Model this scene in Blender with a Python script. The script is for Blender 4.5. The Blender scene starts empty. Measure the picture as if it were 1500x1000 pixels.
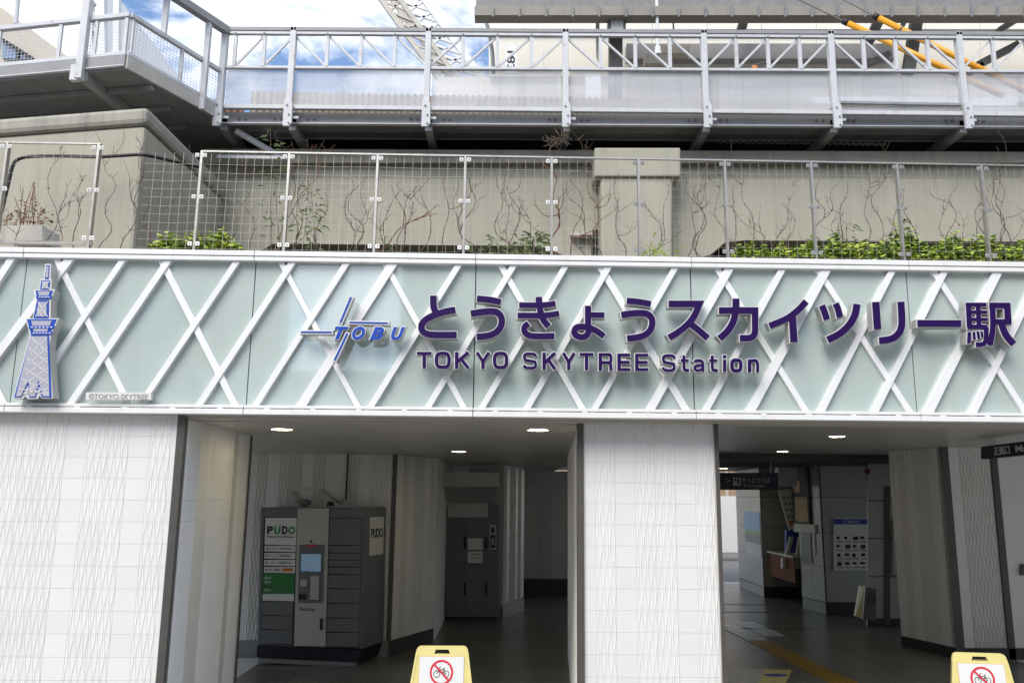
import bpy, bmesh, math, random
import numpy as np
from mathutils import Vector, Matrix
random.seed(7)
C = bpy.context.scene
COL = C.collection
R = math.radians

# ------------------------------------------------------------------ camera
F, CX = 1213.0, 770.5                      # focal length and principal point of the photograph (pixels of a 1500 px wide frame)
YAW, PITCH, ROLL, EYE = 2.3273e-2, 1.84343e-1, 7.984e-3, 1.9
f_ = np.array([math.sin(YAW)*math.cos(PITCH), math.cos(YAW)*math.cos(PITCH), math.sin(PITCH)])
r0 = np.array([math.cos(YAW), -math.sin(YAW), 0.0]); u0 = np.cross(r0, f_)
r_ = math.cos(ROLL)*r0 + math.sin(ROLL)*u0
u_ = -math.sin(ROLL)*r0 + math.cos(ROLL)*u0
cam = bpy.data.cameras.new('camera'); camo = bpy.data.objects.new('camera', cam); COL.objects.link(camo)
camo.matrix_world = Matrix(((r_[0], u_[0], -f_[0], 0), (r_[1], u_[1], -f_[1], 0), (r_[2], u_[2], -f_[2], EYE), (0, 0, 0, 1)))
cam.sensor_width = 36; cam.lens = 36*F/1500; cam.shift_x = (750-CX)/1500; cam.clip_end = 2000; cam.clip_start = .05
C.camera = camo

def P(px, py, D):                          # photo point on the plane at depth D (metres in front of the camera's foot)
    d = f_ + (px-CX)/F*r_ - (py-500)/F*u_
    d = d*(D/d[1])
    return (d[0], D, d[2]+EYE)
def FL(px, py, z=0.0):                     # photo point on the floor
    d = f_ + (px-CX)/F*r_ - (py-500)/F*u_
    d = d*((z-EYE)/d[2])
    return (d[0], d[1], z)

# ------------------------------------------------------------------ sky, sun, exposure
W = bpy.data.worlds.new('World'); C.world = W; W.use_nodes = True
nt = W.node_tree; nt.nodes.clear()
def N(t, kind, **kw):
    n = t.nodes.new(kind)
    for k, v in kw.items(): setattr(n, k, v)
    return n
SUN_EL, SUN_AZ = R(47), R(151)             # high sun behind the camera, a little to the left
sdir = Vector((-.46*math.cos(SUN_EL), -.888*math.cos(SUN_EL), math.sin(SUN_EL)))
out = N(nt, 'ShaderNodeOutputWorld'); bg = N(nt, 'ShaderNodeBackground')
sky = N(nt, 'ShaderNodeTexSky', sky_type='NISHITA', sun_disc=False, sun_elevation=SUN_EL, air_density=1.0, dust_density=.25, ozone_density=3.0)
sky.sun_rotation = math.atan2(sdir.x, sdir.y)
tc = N(nt, 'ShaderNodeTexCoord'); mp = N(nt, 'ShaderNodeMapping'); mp.inputs['Scale'].default_value = (1.5, 1.5, 3.2); mp.inputs['Location'].default_value = (.35, .1, .15)
nz = N(nt, 'ShaderNodeTexNoise'); nz.inputs['Scale'].default_value = 3.6; nz.inputs['Detail'].default_value = 8; nz.inputs['Roughness'].default_value = .62; nz.inputs['Distortion'].default_value = .35
cr = N(nt, 'ShaderNodeValToRGB'); cr.color_ramp.elements[0].position = .42; cr.color_ramp.elements[1].position = .70
mx = N(nt, 'ShaderNodeMix', data_type='RGBA')
L = nt.links.new
L(tc.outputs['Generated'], mp.inputs['Vector']); L(mp.outputs['Vector'], nz.inputs['Vector']); L(nz.outputs['Fac'], cr.inputs['Fac'])
L(cr.outputs['Color'], mx.inputs['Factor']); L(sky.outputs['Color'], mx.inputs['A']); mx.inputs['B'].default_value = (9.6, 9.5, 9.35, 1)
L(mx.outputs['Result'], bg.inputs['Color']); bg.inputs['Strength'].default_value = .1
L(bg.outputs['Background'], out.inputs['Surface'])
sl = bpy.data.lights.new('sun', 'SUN'); so = bpy.data.objects.new('sun', sl); COL.objects.link(so)
sl.energy = 1.5; sl.angle = R(38); sl.color = (1, .945, .86)
so.rotation_euler = sdir.to_track_quat('Z', 'Y').to_euler()
C.view_settings.view_transform = 'Standard'; C.view_settings.look = 'None'; C.view_settings.gamma = 1; C.view_settings.use_curve_mapping = False
C.view_settings.exposure = 1.22

# ------------------------------------------------------------------ materials
MATS = {}
def mat(name, col, rough=.5, metal=0, noise=0, nscale=6, bump=0, bscale=40, spec=.5, coat=0, emit=None, estr=0, stretch=(1, 1, 1), trans=None, streak=0, rust=0, objvar=0):
    m = bpy.data.materials.new(name); m.use_nodes = True; t = m.node_tree; b = t.nodes['Principled BSDF']
    b.inputs['Base Color'].default_value = (*col, 1); b.inputs['Roughness'].default_value = rough; b.inputs['Metallic'].default_value = metal
    b.inputs['Specular IOR Level'].default_value = spec; b.inputs['Coat Weight'].default_value = coat
    if emit: b.inputs['Emission Color'].default_value = (*emit, 1); b.inputs['Emission Strength'].default_value = estr
    if noise or bump or streak or rust:
        geo = N(t, 'ShaderNodeNewGeometry'); mpn = N(t, 'ShaderNodeMapping'); mpn.inputs['Scale'].default_value = stretch
        t.links.new(geo.outputs['Position'], mpn.inputs['Vector'])
    if noise:
        n = N(t, 'ShaderNodeTexNoise'); n.inputs['Scale'].default_value = nscale; n.inputs['Detail'].default_value = 7; n.inputs['Roughness'].default_value = .65
        t.links.new(mpn.outputs['Vector'], n.inputs['Vector'])
        rp = N(t, 'ShaderNodeValToRGB'); rp.color_ramp.elements[0].position = .25; rp.color_ramp.elements[1].position = .75
        lo = tuple(c*(1-noise) for c in col); hi = tuple(min(1, c*(1+noise*.6)) for c in col)
        rp.color_ramp.elements[0].color = (*lo, 1); rp.color_ramp.elements[1].color = (*hi, 1)
        t.links.new(n.outputs['Fac'], rp.inputs['Fac']); t.links.new(rp.outputs['Color'], b.inputs['Base Color'])
        rr = N(t, 'ShaderNodeMapRange'); rr.inputs['To Min'].default_value = max(.03, rough-.12*min(1, noise*3)); rr.inputs['To Max'].default_value = min(1, rough+.12*min(1, noise*3))
        t.links.new(n.outputs['Fac'], rr.inputs['Value']); t.links.new(rr.outputs['Result'], b.inputs['Roughness'])
    def layer(vec, scale, detail, lo, hi, colr, amount):     # dirt, streaks or rust laid over the base colour
        n = N(t, 'ShaderNodeTexNoise'); n.inputs['Scale'].default_value = scale; n.inputs['Detail'].default_value = detail; n.inputs['Roughness'].default_value = .6
        m_ = N(t, 'ShaderNodeMapping'); m_.inputs['Scale'].default_value = vec; t.links.new(geo.outputs['Position'], m_.inputs['Vector']); t.links.new(m_.outputs['Vector'], n.inputs['Vector'])
        mr = N(t, 'ShaderNodeMapRange'); mr.inputs['From Min'].default_value = lo; mr.inputs['From Max'].default_value = hi; mr.inputs['To Max'].default_value = amount
        t.links.new(n.outputs['Fac'], mr.inputs['Value'])
        mxx = N(t, 'ShaderNodeMix', data_type='RGBA'); t.links.new(mr.outputs['Result'], mxx.inputs['Factor'])
        src = b.inputs['Base Color'].links[0].from_socket if b.inputs['Base Color'].links else None
        if src: t.links.new(src, mxx.inputs['A'])
        else: mxx.inputs['A'].default_value = (*col, 1)
        mxx.inputs['B'].default_value = (*colr, 1); t.links.new(mxx.outputs['Result'], b.inputs['Base Color'])
    if streak:
        dk = tuple(c*.42 for c in col); layer((9, 9, .5), 1.0, 6, .52, .78, dk, streak); layer((.9, .9, .8), 1.0, 8, .5, .75, tuple(c*.6 for c in col), streak*.8)
    if rust: layer((1, 1, 1), 7.0, 9, .60, .72, (.16, .07, .03), rust)
    if objvar:
        oi = N(t, 'ShaderNodeObjectInfo'); mr = N(t, 'ShaderNodeMapRange'); mr.inputs['To Min'].default_value = 1-objvar; mr.inputs['To Max'].default_value = 1+objvar*.4
        t.links.new(oi.outputs['Random'], mr.inputs['Value']); hs = N(t, 'ShaderNodeHueSaturation'); t.links.new(mr.outputs['Result'], hs.inputs['Value'])
        src = b.inputs['Base Color'].links[0].from_socket if b.inputs['Base Color'].links else None
        if src: t.links.new(src, hs.inputs['Color'])
        else: hs.inputs['Color'].default_value = (*col, 1)
        t.links.new(hs.outputs['Color'], b.inputs['Base Color'])
    if bump:
        n2 = N(t, 'ShaderNodeTexNoise'); n2.inputs['Scale'].default_value = bscale; n2.inputs['Detail'].default_value = 5
        t.links.new(geo.outputs['Position'], n2.inputs['Vector'])
        bp = N(t, 'ShaderNodeBump'); bp.inputs['Strength'].default_value = bump; bp.inputs['Distance'].default_value = .01
        t.links.new(n2.outputs['Fac'], bp.inputs['Height']); t.links.new(bp.outputs['Normal'], b.inputs['Normal'])
    if trans is not None:
        tr = N(t, 'ShaderNodeBsdfTransparent'); ms = N(t, 'ShaderNodeMixShader'); ms.inputs['Fac'].default_value = trans
        t.links.new(b.outputs['BSDF'], ms.inputs[1]); t.links.new(tr.outputs['BSDF'], ms.inputs[2])
        t.links.new(ms.outputs['Shader'], t.nodes['Material Output'].inputs['Surface'])
    MATS[name] = m
    return m
WHITE = mat('white painted aluminium', (.82, .81, .79), .38, noise=.05, nscale=5, bump=.03, streak=.16)
STRUT = mat('white strut paint', (.82, .82, .81), .45, noise=.04, nscale=9, streak=.14)
GLASSP = mat('back painted glass', (.47, .545, .515), .05, noise=.05, nscale=2.2, spec=1.0, coat=1.0, streak=.1)
BACK = mat('dark backing', (.03, .035, .035), .6)
PURPLE = mat('deep purple acrylic', (.021, .0045, .075), .5, noise=.1, nscale=20, spec=.15)
RIM = mat('white letter rim', (.7, .69, .67), .45, noise=.06, nscale=12)
RIMG = mat('brushed grey letter return', (.42, .41, .39), .42, noise=.12, nscale=14)
BLUE = mat('blue sign face', (.018, .075, .42), .5, spec=.2)
TILE = mat('white glazed tile', (.79, .775, .745), .3, noise=.03, nscale=3, bump=.05, bscale=25, streak=.07, objvar=.03)
GROUT = mat('grey grout', (.75, .735, .70), .85, noise=.1, nscale=30)
TRIMD = mat('dark bronze trim', (.085, .078, .07), .42, noise=.12, nscale=9)
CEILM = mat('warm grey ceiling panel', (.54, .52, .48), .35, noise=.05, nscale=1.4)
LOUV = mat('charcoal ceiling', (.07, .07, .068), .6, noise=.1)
FLOORM = mat('grey stone floor tile', (.2, .19, .17), .3, objvar=.18, streak=.15, noise=.22, nscale=7, bump=.05, bscale=60)
PAVE = mat('pale paving', (.2, .196, .19), .85, noise=.2, nscale=4, bump=.2, bscale=50)
BASEM = mat('dark skirting stone', (.045, .045, .045), .35, noise=.2)
BASEL = mat('grey skirting stone', (.26, .255, .24), .4, noise=.15)
CONC = mat('painted concrete', (.405, .38, .30), .8, streak=.4, noise=.13, nscale=1.6, bump=.16, bscale=30, stretch=(1.3, 1.3, .45))
CONCB = mat('painted concrete band', (.335, .312, .25), .8, streak=.5, noise=.17, nscale=1.8, bump=.16, bscale=30, stretch=(1.3, 1.3, .45))
CAPM = mat('pier cap concrete', (.36, .34, .285), .82, streak=.7, noise=.25, nscale=2.4, bump=.16, bscale=30, stretch=(2.2, 2.2, .25))
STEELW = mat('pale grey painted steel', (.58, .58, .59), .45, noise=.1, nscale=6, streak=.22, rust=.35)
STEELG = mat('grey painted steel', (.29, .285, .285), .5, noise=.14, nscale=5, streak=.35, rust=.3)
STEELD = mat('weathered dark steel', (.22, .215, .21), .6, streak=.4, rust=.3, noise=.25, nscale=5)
BLACK = mat('black for shade and frames', (.012, .012, .012), .8)  # near-black puts deep shade into gaps and undersides; also plain window frames
RUST = mat('rusty corrugated sheet', (.23, .13, .075), .8, noise=.35, nscale=14)
CORR = mat('tan corrugated sheet', (.42, .36, .27), .7, noise=.18, nscale=7)
STAIN = mat('stainless post', (.5, .47, .42), .3, metal=.75, noise=.15, nscale=20)
CLAMP = mat('white clamp', (.75, .73, .69), .4)
WIRE = mat('stainless wire', (.5, .46, .39), .35, metal=.5)
CREAM = mat('cream membrane panel', (.8, .755, .655), .55, streak=.12, noise=.05, nscale=1.2)
ROOFG = mat('weathered roof steel', (.14, .13, .115), .6, streak=.4, noise=.25, nscale=4)
GUTT = mat('brown grey gutter', (.27, .245, .21), .6, noise=.2, nscale=4, streak=.4)
YEL = mat('orange yellow insulating sleeve', (.75, .33, .015), .42, noise=.12, nscale=8)
RUBBER = mat('black rubber', (.018, .018, .02), .6)
POLY = mat('wired translucent sheet', (.66, .66, .68), .2, noise=.2, nscale=1.3, stretch=(.4, 1, 3.5), trans=.6, spec=.6, streak=.35)
LATT = mat('tan lattice steel', (.5, .46, .4), .6, noise=.2, nscale=6)
LATW = mat('pale lattice steel', (.7, .7, .7), .5, noise=.1)
STEM = mat('dry brown stem', (.12, .085, .06), .9, noise=.3, nscale=30)
STEMR = mat('dry red brown stem', (.2, .085, .05), .9, noise=.3, nscale=30)
DRYL = mat('dry russet leaf', (.26, .12, .06), .8)
LEAF = [mat('fresh lime leaf', (.42, .5, .06), .55, trans=None), mat('mid green leaf', (.29, .41, .05), .55), mat('deep green leaf', (.045, .1, .02), .6)]
WEED = [mat('weed leaf', (.08, .11, .035), .6), mat('pale weed leaf', (.13, .19, .05), .6)]
CABLE = mat('black cable', (.01, .01, .012), .5)
LOCKG = mat('slate grey locker', (.15, .155, .165), .42, noise=.06)
LOCKD = mat('charcoal locker door', (.15, .156, .163), .45, noise=.06)
LOCKW = mat('light grey locker panel', (.5, .49, .455), .4, noise=.04)
NAVY = mat('navy plinth', (.008, .011, .025), .4)
PAPER = mat('white paper', (.72, .72, .69), .6)
GREEN = mat('green notice', (.035, .2, .05), .5)
GREENL = mat('green lettering', (.03, .25, .07), .5)
INK = mat('black ink', (.012, .012, .012), .6)
GREYINK = mat('grey ink', (.25, .25, .24), .6)
SCREEN = mat('screen glass', (.12, .17, .23), .12, emit=(.25, .4, .55), estr=.12)
ORANGE = mat('orange sticker', (.6, .2, .03), .5)
REDP = mat('red print', (.62, .02, .045), .5)
SIGNY = mat('cream yellow plastic', (.72, .63, .25), .42, noise=.07, nscale=9)
NAVYS = mat('navy hanging sign', (.006, .009, .03), .5, spec=.3)
SIGNT = mat('white sign lettering', (.7, .7, .7), .5)
METP = mat('grey metal wall panel', (.42, .42, .41), .33, objvar=.06, streak=.12, noise=.06, nscale=3)
WOOD = mat('red brown wood front', (.2, .065, .03), .65, spec=.1, noise=.2, nscale=6, stretch=(1, 1, 6))
LAMP = mat('warm downlight', (1, .9, .6), .5, emit=(1, .86, .5), estr=16)
TACT = mat('yellow tactile strip', (.42, .25, .03), .4, noise=.2, nscale=9)
TACW = mat('pale sheen tactile bar', (.75, .73, .7), .25, metal=.3)  # near-white colour stands for the reflection off the bars
SKYB = mat('blue advert print', (.08, .35, .72), .4)
ADGR = mat('grass green advert print', (.12, .36, .03), .4)
TAN = mat('tan window reflection', (.5, .36, .2), .6, noise=.1)  # colour of the scenery mirrored in the ticket office window
BROCH = mat('blue brochure', (.04, .06, .35), .5)
HOARD = mat('white hoarding', (.82, .82, .82), .6, noise=.03)
BRICKB = mat('brown house wall', (.35, .25, .16), .8, noise=.15)
BEIGE = mat('beige wall', (.5, .44, .37), .8, noise=.08)
WHT = mat('white far wall', (.82, .81, .82), .7)
WINB = mat('blue grey window', (.16, .22, .34), .12)
SOIL = mat('dark soil', (.03, .024, .018), .95, noise=.4, nscale=30)
RED = mat('red alarm lens', (.16, .012, .01), .4)
DASH = mat('lilac grey print', (.4, .395, .45), .5)
POT = mat('pale planter block', (.5, .47, .42), .8, noise=.15)

# ------------------------------------------------------------------ helpers
ORG = {}
class MB:
    def __init__(s): s.v = []; s.f = []; s.m = []
    def add(s, vs, fs, mi=0):
        k = len(s.v); s.v += [tuple(map(float, p)) for p in vs]
        for q in fs: s.f.append(tuple(i+k for i in q)); s.m.append(mi)
        return s
    def hexa(s, p, mi=0):                  # eight corners: front four (ccw), back four
        return s.add(p, [(0, 1, 2, 3), (7, 6, 5, 4), (0, 4, 5, 1), (1, 5, 6, 2), (2, 6, 7, 3), (3, 7, 4, 0)], mi)
    def box(s, x0, x1, y0, y1, z0, z1, mi=0):
        return s.hexa([(x0, y0, z0), (x1, y0, z0), (x1, y0, z1), (x0, y0, z1), (x0, y1, z0), (x1, y1, z0), (x1, y1, z1), (x0, y1, z1)], mi)
    def bar(s, a, b, w, h, up=(0, 0, 1), mi=0):   # bar from a to b, w across, h along up
        a, b, up = Vector(a), Vector(b), Vector(up); d = (b-a).normalized()
        x = d.cross(up)
        if x.length < 1e-4: x = d.cross(Vector((0, 1, 0)))
        x.normalize(); z = x.cross(d).normalized(); x *= w/2; z *= h/2
        return s.hexa([a-x-z, a+x-z, a+x+z, a-x+z, b-x-z, b+x-z, b+x+z, b-x+z], mi)
    def tube(s, pts, rad, n=6, mi=0, caps=True):
        pts = [Vector(p) for p in pts]; k = len(s.v); m = len(pts)
        ref = None
        for i, p in enumerate(pts):
            d = (pts[min(i+1, m-1)]-pts[max(i-1, 0)]).normalized()
            if ref is None: ref = d.orthogonal().normalized()
            x = (ref - d*ref.dot(d)).normalized(); ref = x; y = d.cross(x)
            rr = rad[i] if isinstance(rad, (list, tuple)) else rad
            for j in range(n):
                a = 2*math.pi*j/n; s.v.append(tuple(p + (x*math.cos(a)+y*math.sin(a))*rr))
        for i in range(m-1):
            for j in range(n):
                s.f.append((k+i*n+j, k+i*n+(j+1) % n, k+(i+1)*n+(j+1) % n, k+(i+1)*n+j)); s.m.append(mi)
        if caps:
            s.f.append(tuple(k+j for j in reversed(range(n)))); s.m.append(mi)
            s.f.append(tuple(k+(m-1)*n+j for j in range(n))); s.m.append(mi)
        return s
    def prism(s, front, back, mi=0):       # closed outline given twice (front, back)
        n = len(front); k = len(s.v); s.v += [tuple(map(float, p)) for p in front]+[tuple(map(float, p)) for p in back]
        s.f.append(tuple(range(k, k+n))); s.f.append(tuple(k+n+i for i in reversed(range(n)))); s.m += [mi, mi]
        for i in range(n):
            j = (i+1) % n; s.f.append((k+i, k+n+i, k+n+j, k+j)); s.m.append(mi)
        return s
    def disc(s, c, rad, y1, n=20, mi=0):   # short cylinder along y
        fr = [(c[0]+rad*math.cos(2*math.pi*i/n), c[1], c[2]+rad*math.sin(2*math.pi*i/n)) for i in range(n)]
        return s.prism(fr, [(p[0], y1, p[2]) for p in fr], mi)
    def build(s, name, m, parent=None, bevel=0, smooth=False, kind=None, label=None):
        o0 = ORG.get(parent, (0, 0, 0))
        me = bpy.data.meshes.new(name)
        me.from_pydata([(a-o0[0], b-o0[1], c-o0[2]) for a, b, c in s.v], [], s.f)
        ms = m if isinstance(m, (list, tuple)) else [m]
        for q in ms: me.materials.append(q)
        if len(ms) > 1: me.polygons.foreach_set('material_index', s.m)
        if smooth: me.polygons.foreach_set('use_smooth', [True]*len(me.polygons))
        bm = bmesh.new(); bm.from_mesh(me); bmesh.ops.recalc_face_normals(bm, faces=bm.faces); bm.to_mesh(me); bm.free()
        o = bpy.data.objects.new(name, me); COL.objects.link(o)
        if parent: o.parent = parent; ORG[o] = o0
        if bevel:
            bv = o.modifiers.new('bevel', 'BEVEL'); bv.width = bevel; bv.segments = 2; bv.limit_method = 'ANGLE'
        if kind: o['kind'] = kind
        if label: o['label'] = label
        return o
def thing(name, label, cat, loc=(0, 0, 0), group=None):
    o = bpy.data.objects.new(name, None); COL.objects.link(o); o.location = loc; o.empty_display_size = .1
    o['label'] = label; o['category'] = cat; ORG[o] = tuple(loc)
    if group: o['group'] = group
    return o
def tag(o, label, cat, group=None):
    o['label'] = label; o['category'] = cat
    if group: o['group'] = group
    return o
def struct(o): o['kind'] = 'structure'; return o
def B(*a): return MB().box(*a)

def smooth_line(pts, k=6):                 # Catmull-Rom through the points
    if len(pts) < 3: return pts
    q = [pts[0]]+list(pts)+[pts[-1]]; o = []
    for i in range(1, len(q)-2):
        p0, p1, p2, p3 = (np.array(a, float) for a in q[i-1:i+3])
        for j in range(k):
            t = j/k; o.append(tuple(.5*((2*p1)+(p2-p0)*t+(2*p0-5*p1+4*p2-p3)*t*t+(3*p1-p0-3*p2+p3)*t**3)))
    return o+[tuple(pts[-1])]
def ribbon(pts, w, ext=0.0):               # both edges of a stroke in the drawing plane
    a = [np.array(p, float) for p in pts]; n = len(a)
    if ext:
        d = a[0]-a[1]; a[0] = a[0]+d/np.linalg.norm(d)*ext
        d = a[-1]-a[-2]; a[-1] = a[-1]+d/np.linalg.norm(d)*ext
    l, r = [], []
    for i in range(n):
        d1 = a[i]-a[i-1] if i else a[1]-a[0]; d2 = a[i+1]-a[i] if i < n-1 else a[-1]-a[-2]
        d1 = d1/np.linalg.norm(d1); d2 = d2/np.linalg.norm(d2)
        n1 = np.array([-d1[1], d1[0]]); n2 = np.array([-d2[1], d2[0]]); m = n1+n2; m = m/np.linalg.norm(m)
        k = min(1/max(.3, m.dot(n1)), 2.2)*w/2
        l.append(a[i]+m*k); r.append(a[i]-m*k)
    return l, r
def stroke(mb, pts, w, y0, y1, curve=True, ext=0.0, Dp=None, mi=0):
    q = smooth_line(pts) if curve else pts
    l, r = ribbon(q, w, ext); n = len(l); D = Dp or y0
    L3 = [P(*p, D) for p in l]; R3 = [P(*p, D) for p in r]; k = len(mb.v)
    for y in (y0, y1):
        mb.v += [(p[0], y, p[2]) for p in L3]+[(p[0], y, p[2]) for p in R3]
    for i in range(n-1):
        mb.f += [(k+i, k+i+1, k+n+i+1, k+n+i), (k+2*n+i, k+3*n+i, k+3*n+i+1, k+2*n+i+1), (k+i, k+2*n+i, k+2*n+i+1, k+i+1), (k+n+i, k+n+i+1, k+3*n+i+1, k+3*n+i)]
    mb.f += [(k, k+n, k+3*n, k+2*n), (k+n-1, k+3*n-1, k+4*n-1, k+2*n-1)]
    mb.m += [mi]*(4*(n-1)+2)
_txt = {}
def glyphs(s, off=0.0, shear=0.0, spacing=1.0):
    key = (s, off, shear, spacing)
    if key not in _txt:
        cu = bpy.data.curves.new('text', 'FONT'); cu.body = s; cu.extrude = .5; cu.offset = off; cu.shear = shear; cu.resolution_u = 4; cu.space_character = spacing
        o = bpy.data.objects.new('text', cu); COL.objects.link(o)
        dg = bpy.context.evaluated_depsgraph_get(); dg.update()
        me = bpy.data.meshes.new_from_object(o.evaluated_get(dg))
        _txt[key] = ([tuple(v.co) for v in me.vertices], [tuple(p.vertices) for p in me.polygons])
        bpy.data.objects.remove(o); bpy.data.curves.remove(cu); bpy.data.meshes.remove(me)
    return _txt[key]
def text_on(mb, s, o, ex, ez, nrm, w, h, depth=.002, off=0.0, shear=0.0, box=None, mi=0, spacing=1.0):
    """lettering in the frame o + ex*u + ez*v, raised along nrm; fitted into w by h"""
    vs, fs = glyphs(s, off, shear, spacing)
    bx = box or (min(v[0] for v in vs), max(v[0] for v in vs), min(v[1] for v in vs), max(v[1] for v in vs))
    o, ex, ez, nrm = Vector(o), Vector(ex), Vector(ez), Vector(nrm)
    mb.add([o+ex*((v[0]-bx[0])/(bx[1]-bx[0])*w)+ez*((v[1]-bx[2])/(bx[3]-bx[2])*h)+nrm*((v[2]+.5)*depth) for v in vs], fs, mi)
    return bx
def px_text(mb, s, x0, x1, ytop, ybot, D, depth=.004, **kw):   # lettering on a wall that faces the street
    a, b, c = P(x0, ybot, D), P(x1, ybot, D), P(x0, ytop, D)
    ex = Vector((1, 0, 0)); ez = Vector((0, 0, 1))
    return text_on(mb, s, (a[0], D, a[2]), ex, ez, (0, -1, 0), b[0]-a[0], c[2]-a[2], depth, **kw)
def pbox(x0, x1, ytop, ybot, D, t, mb=None, mi=0):             # box whose front fills a rectangle seen in the photo, t deep
    a, b, c, d = P(x0, ybot, D), P(x1, ybot, D), P(x1, ytop, D), P(x0, ytop, D)
    return (mb or MB()).hexa([a, b, c, d]+[(q[0], D+t, q[2]) for q in (a, b, c, d)], mi)

# ------------------------------------------------------------------ setting
struct(B(-120, 120, -120, 5.55, -.3, -.012).build('pavement', PAVE))
struct(B(-120, 120, 5.55, 140, -.3, -.016).build('ground', PAVE))
fl = struct(B(-5, 9, 5.55, 19.6, -.2, -.006).build('floor', GROUT))
def tiles_floor():
    me_cache = {}
    s = .6
    for i in range(-5, 12):
        for j in range(0, 24):
            x, y = i*s+.2, 5.56+j*s
            if y > 19.3: continue
            # only the floor one can see through the two openings
            if not ((-3.6 < x < 1 and y < 17.2) or (1.2 < x < 6.2)) : continue
            if 'm' not in me_cache:
                o = B(0, s-.005, 0, s-.005, -.02, 0).build('floor_tile', FLOORM, fl); me_cache['m'] = o.data
            else:
                o = bpy.data.objects.new('floor_tile', me_cache['m']); COL.objects.link(o); o.parent = fl
            o.location = (x, y, random.uniform(-.0012, 0))
tiles_floor()

# ------------------------------------------------------------------ glazed wall tiles
TW, TH = .1405, .1425
_tm = {}
def tile_mesh(kind, w, h, rib):
    key = (kind, round(w, 3), round(h, 3), rib)
    if key in _tm: return _tm[key]
    mb = MB(); g = .0007; t = .004
    mb.box(g, w-g, -t, 0, g, h-g)
    if kind >= 0:
        n = max(1, int(round(w/.0235))); st = (w-2*g)/n; seg = 5
        for i in range(n):
            c = g+st*(i+.5); amp = st*.27*(1 if i % 2 else -1)*(1 if kind else -1)
            rows = []
            for k in range(seg+1):
                z = g+(h-2*g)*k/seg; x = c+amp*math.cos(math.pi*k/seg); hw = st*.27
                rows.append([(x-hw, -t, z), (x, -t-rib, z), (x+hw, -t, z)])
            b = len(mb.v)
            for q in rows: mb.v += q
            for k in range(seg):
                for e in (0, 1): mb.f.append((b+3*k+e, b+3*k+e+1, b+3*k+e+4, b+3*k+e+3)); mb.m.append(0)
    o = mb.build('tile', TILE); me = o.data; bpy.data.objects.remove(o)
    _tm[key] = me; return me
PAT = [-1, 0, -1, 0, 0, -1, 0, -1]         # plain and ribbed columns in turn
def tile_face(parent, a, b, z0, z1, first=0, pat=PAT, edge=0.0, rib=.009):
    """tiles along the wall foot from a to b (the wall's face is on the right hand of a->b when seen from above, towards the viewer)"""
    a, b = Vector((*a, 0)), Vector((*b, 0)); d = (b-a); ln = d.length; ang = math.atan2(d.y, d.x); u = d.normalized()
    org = ORG.get(parent, (0, 0, 0)); x = 0.0; i = first; cols = []
    while x < ln-.02:
        w = min(TW if x or not edge else edge, ln-x); cols.append((x, w, pat[i % len(pat)])); x += w; i += 1
    for ci, (x, w, kd) in enumerate(cols):
        z = z0; r = 0
        while z < z1-.02:
            h = min(TH, z1-z)
            k = -1 if kd < 0 else r % 2
            o = bpy.data.objects.new('tile', tile_mesh(k, w, h, rib)); COL.objects.link(o); o.parent = parent
            p = a+u*x; o.location = (p.x-org[0], p.y-org[1]+random.uniform(-.0004, .0004), z-org[2]); o.rotation_euler = (0, 0, ang)
            z += h; r += 1

# left tiled wall block (street face and its return into the passage)
lw = thing('tiled_wall', 'broad white tiled wall at the left end under the mascotless side of the fascia', 'wall', (-3.4, 5.7, 0))
lw['label'] = 'broad sunlit white ribbed tile wall at the left edge of the entrance'
MB().prism([(-5, 5.712, 0), (-2.235, 5.712, 0), (-2.19, 5.722, 0), (-2.252, 7.4, 0), (-5, 7.4, 0)], [(-5, 5.712, 2.52), (-2.235, 5.712, 2.52), (-2.19, 5.722, 2.52), (-2.252, 7.4, 2.52), (-5, 7.4, 2.52)]).build('wall_core', GROUT, lw)
LP = [0, -1, 0, 0, -1, 0, 0, 0, -1, 0, 0, -1, 0, 0, 0, -1, 0, 0, -1]   # seen from the right end
tile_face(lw, (-2.236-TW*19-.035, 5.712), (-2.236, 5.712), .0, 2.50, pat=LP[::-1]+[-1], rib=.0036)
MB().prism([(-2.234, 5.695, 0), (-2.185, 5.70, 0), (-2.188, 5.76, 0), (-2.234, 5.76, 0)], [(-2.234, 5.695, 2.43), (-2.185, 5.70, 2.43), (-2.188, 5.76, 2.43), (-2.234, 5.76, 2.43)]).build('corner_trim', TRIMD, lw)
tile_face(lw, (-2.189, 5.765), (-2.25, 7.38), .0, 2.40, pat=[0, 0, -1, -1, 0, 0, 0, 0, -1, 0, 0, -1, -1])
B(-2.262, -2.236, 7.38, 7.41, 0, 2.4).build('corner_trim', TRIMD, lw)

# central tiled pillar between the two openings
cp = thing('tiled_pillar', 'white ribbed tile pillar between the dark passage and the ticket hall entrance', 'pillar', (1.0, 5.85, 0))
MB().prism([(.535, 5.862, 0), (1.48, 5.862, 0), (1.48, 10.5, 0), (.8, 10.5, 0)], [(.535, 5.862, 2.6), (1.48, 5.862, 2.6), (1.48, 10.5, 2.6), (.8, 10.5, 2.6)]).build('pillar_core', GROUT, cp)
tile_face(cp, (.548, 5.862), (1.474, 5.862), 0, 2.5, first=0, pat=[-1, 0, -1, 0, 0, -1, 0, -1], edge=.08, rib=.0036)
B(.5, .545, 5.835, 5.9, 0, 2.42).build('corner_trim', TRIMD, cp)
B(1.476, 1.5, 5.835, 5.9, 0, 2.5).build('corner_trim', TRIMD, cp)
tile_face(cp, (.79, 10.48), (.537, 5.92), 0, 2.4, first=3)

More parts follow.
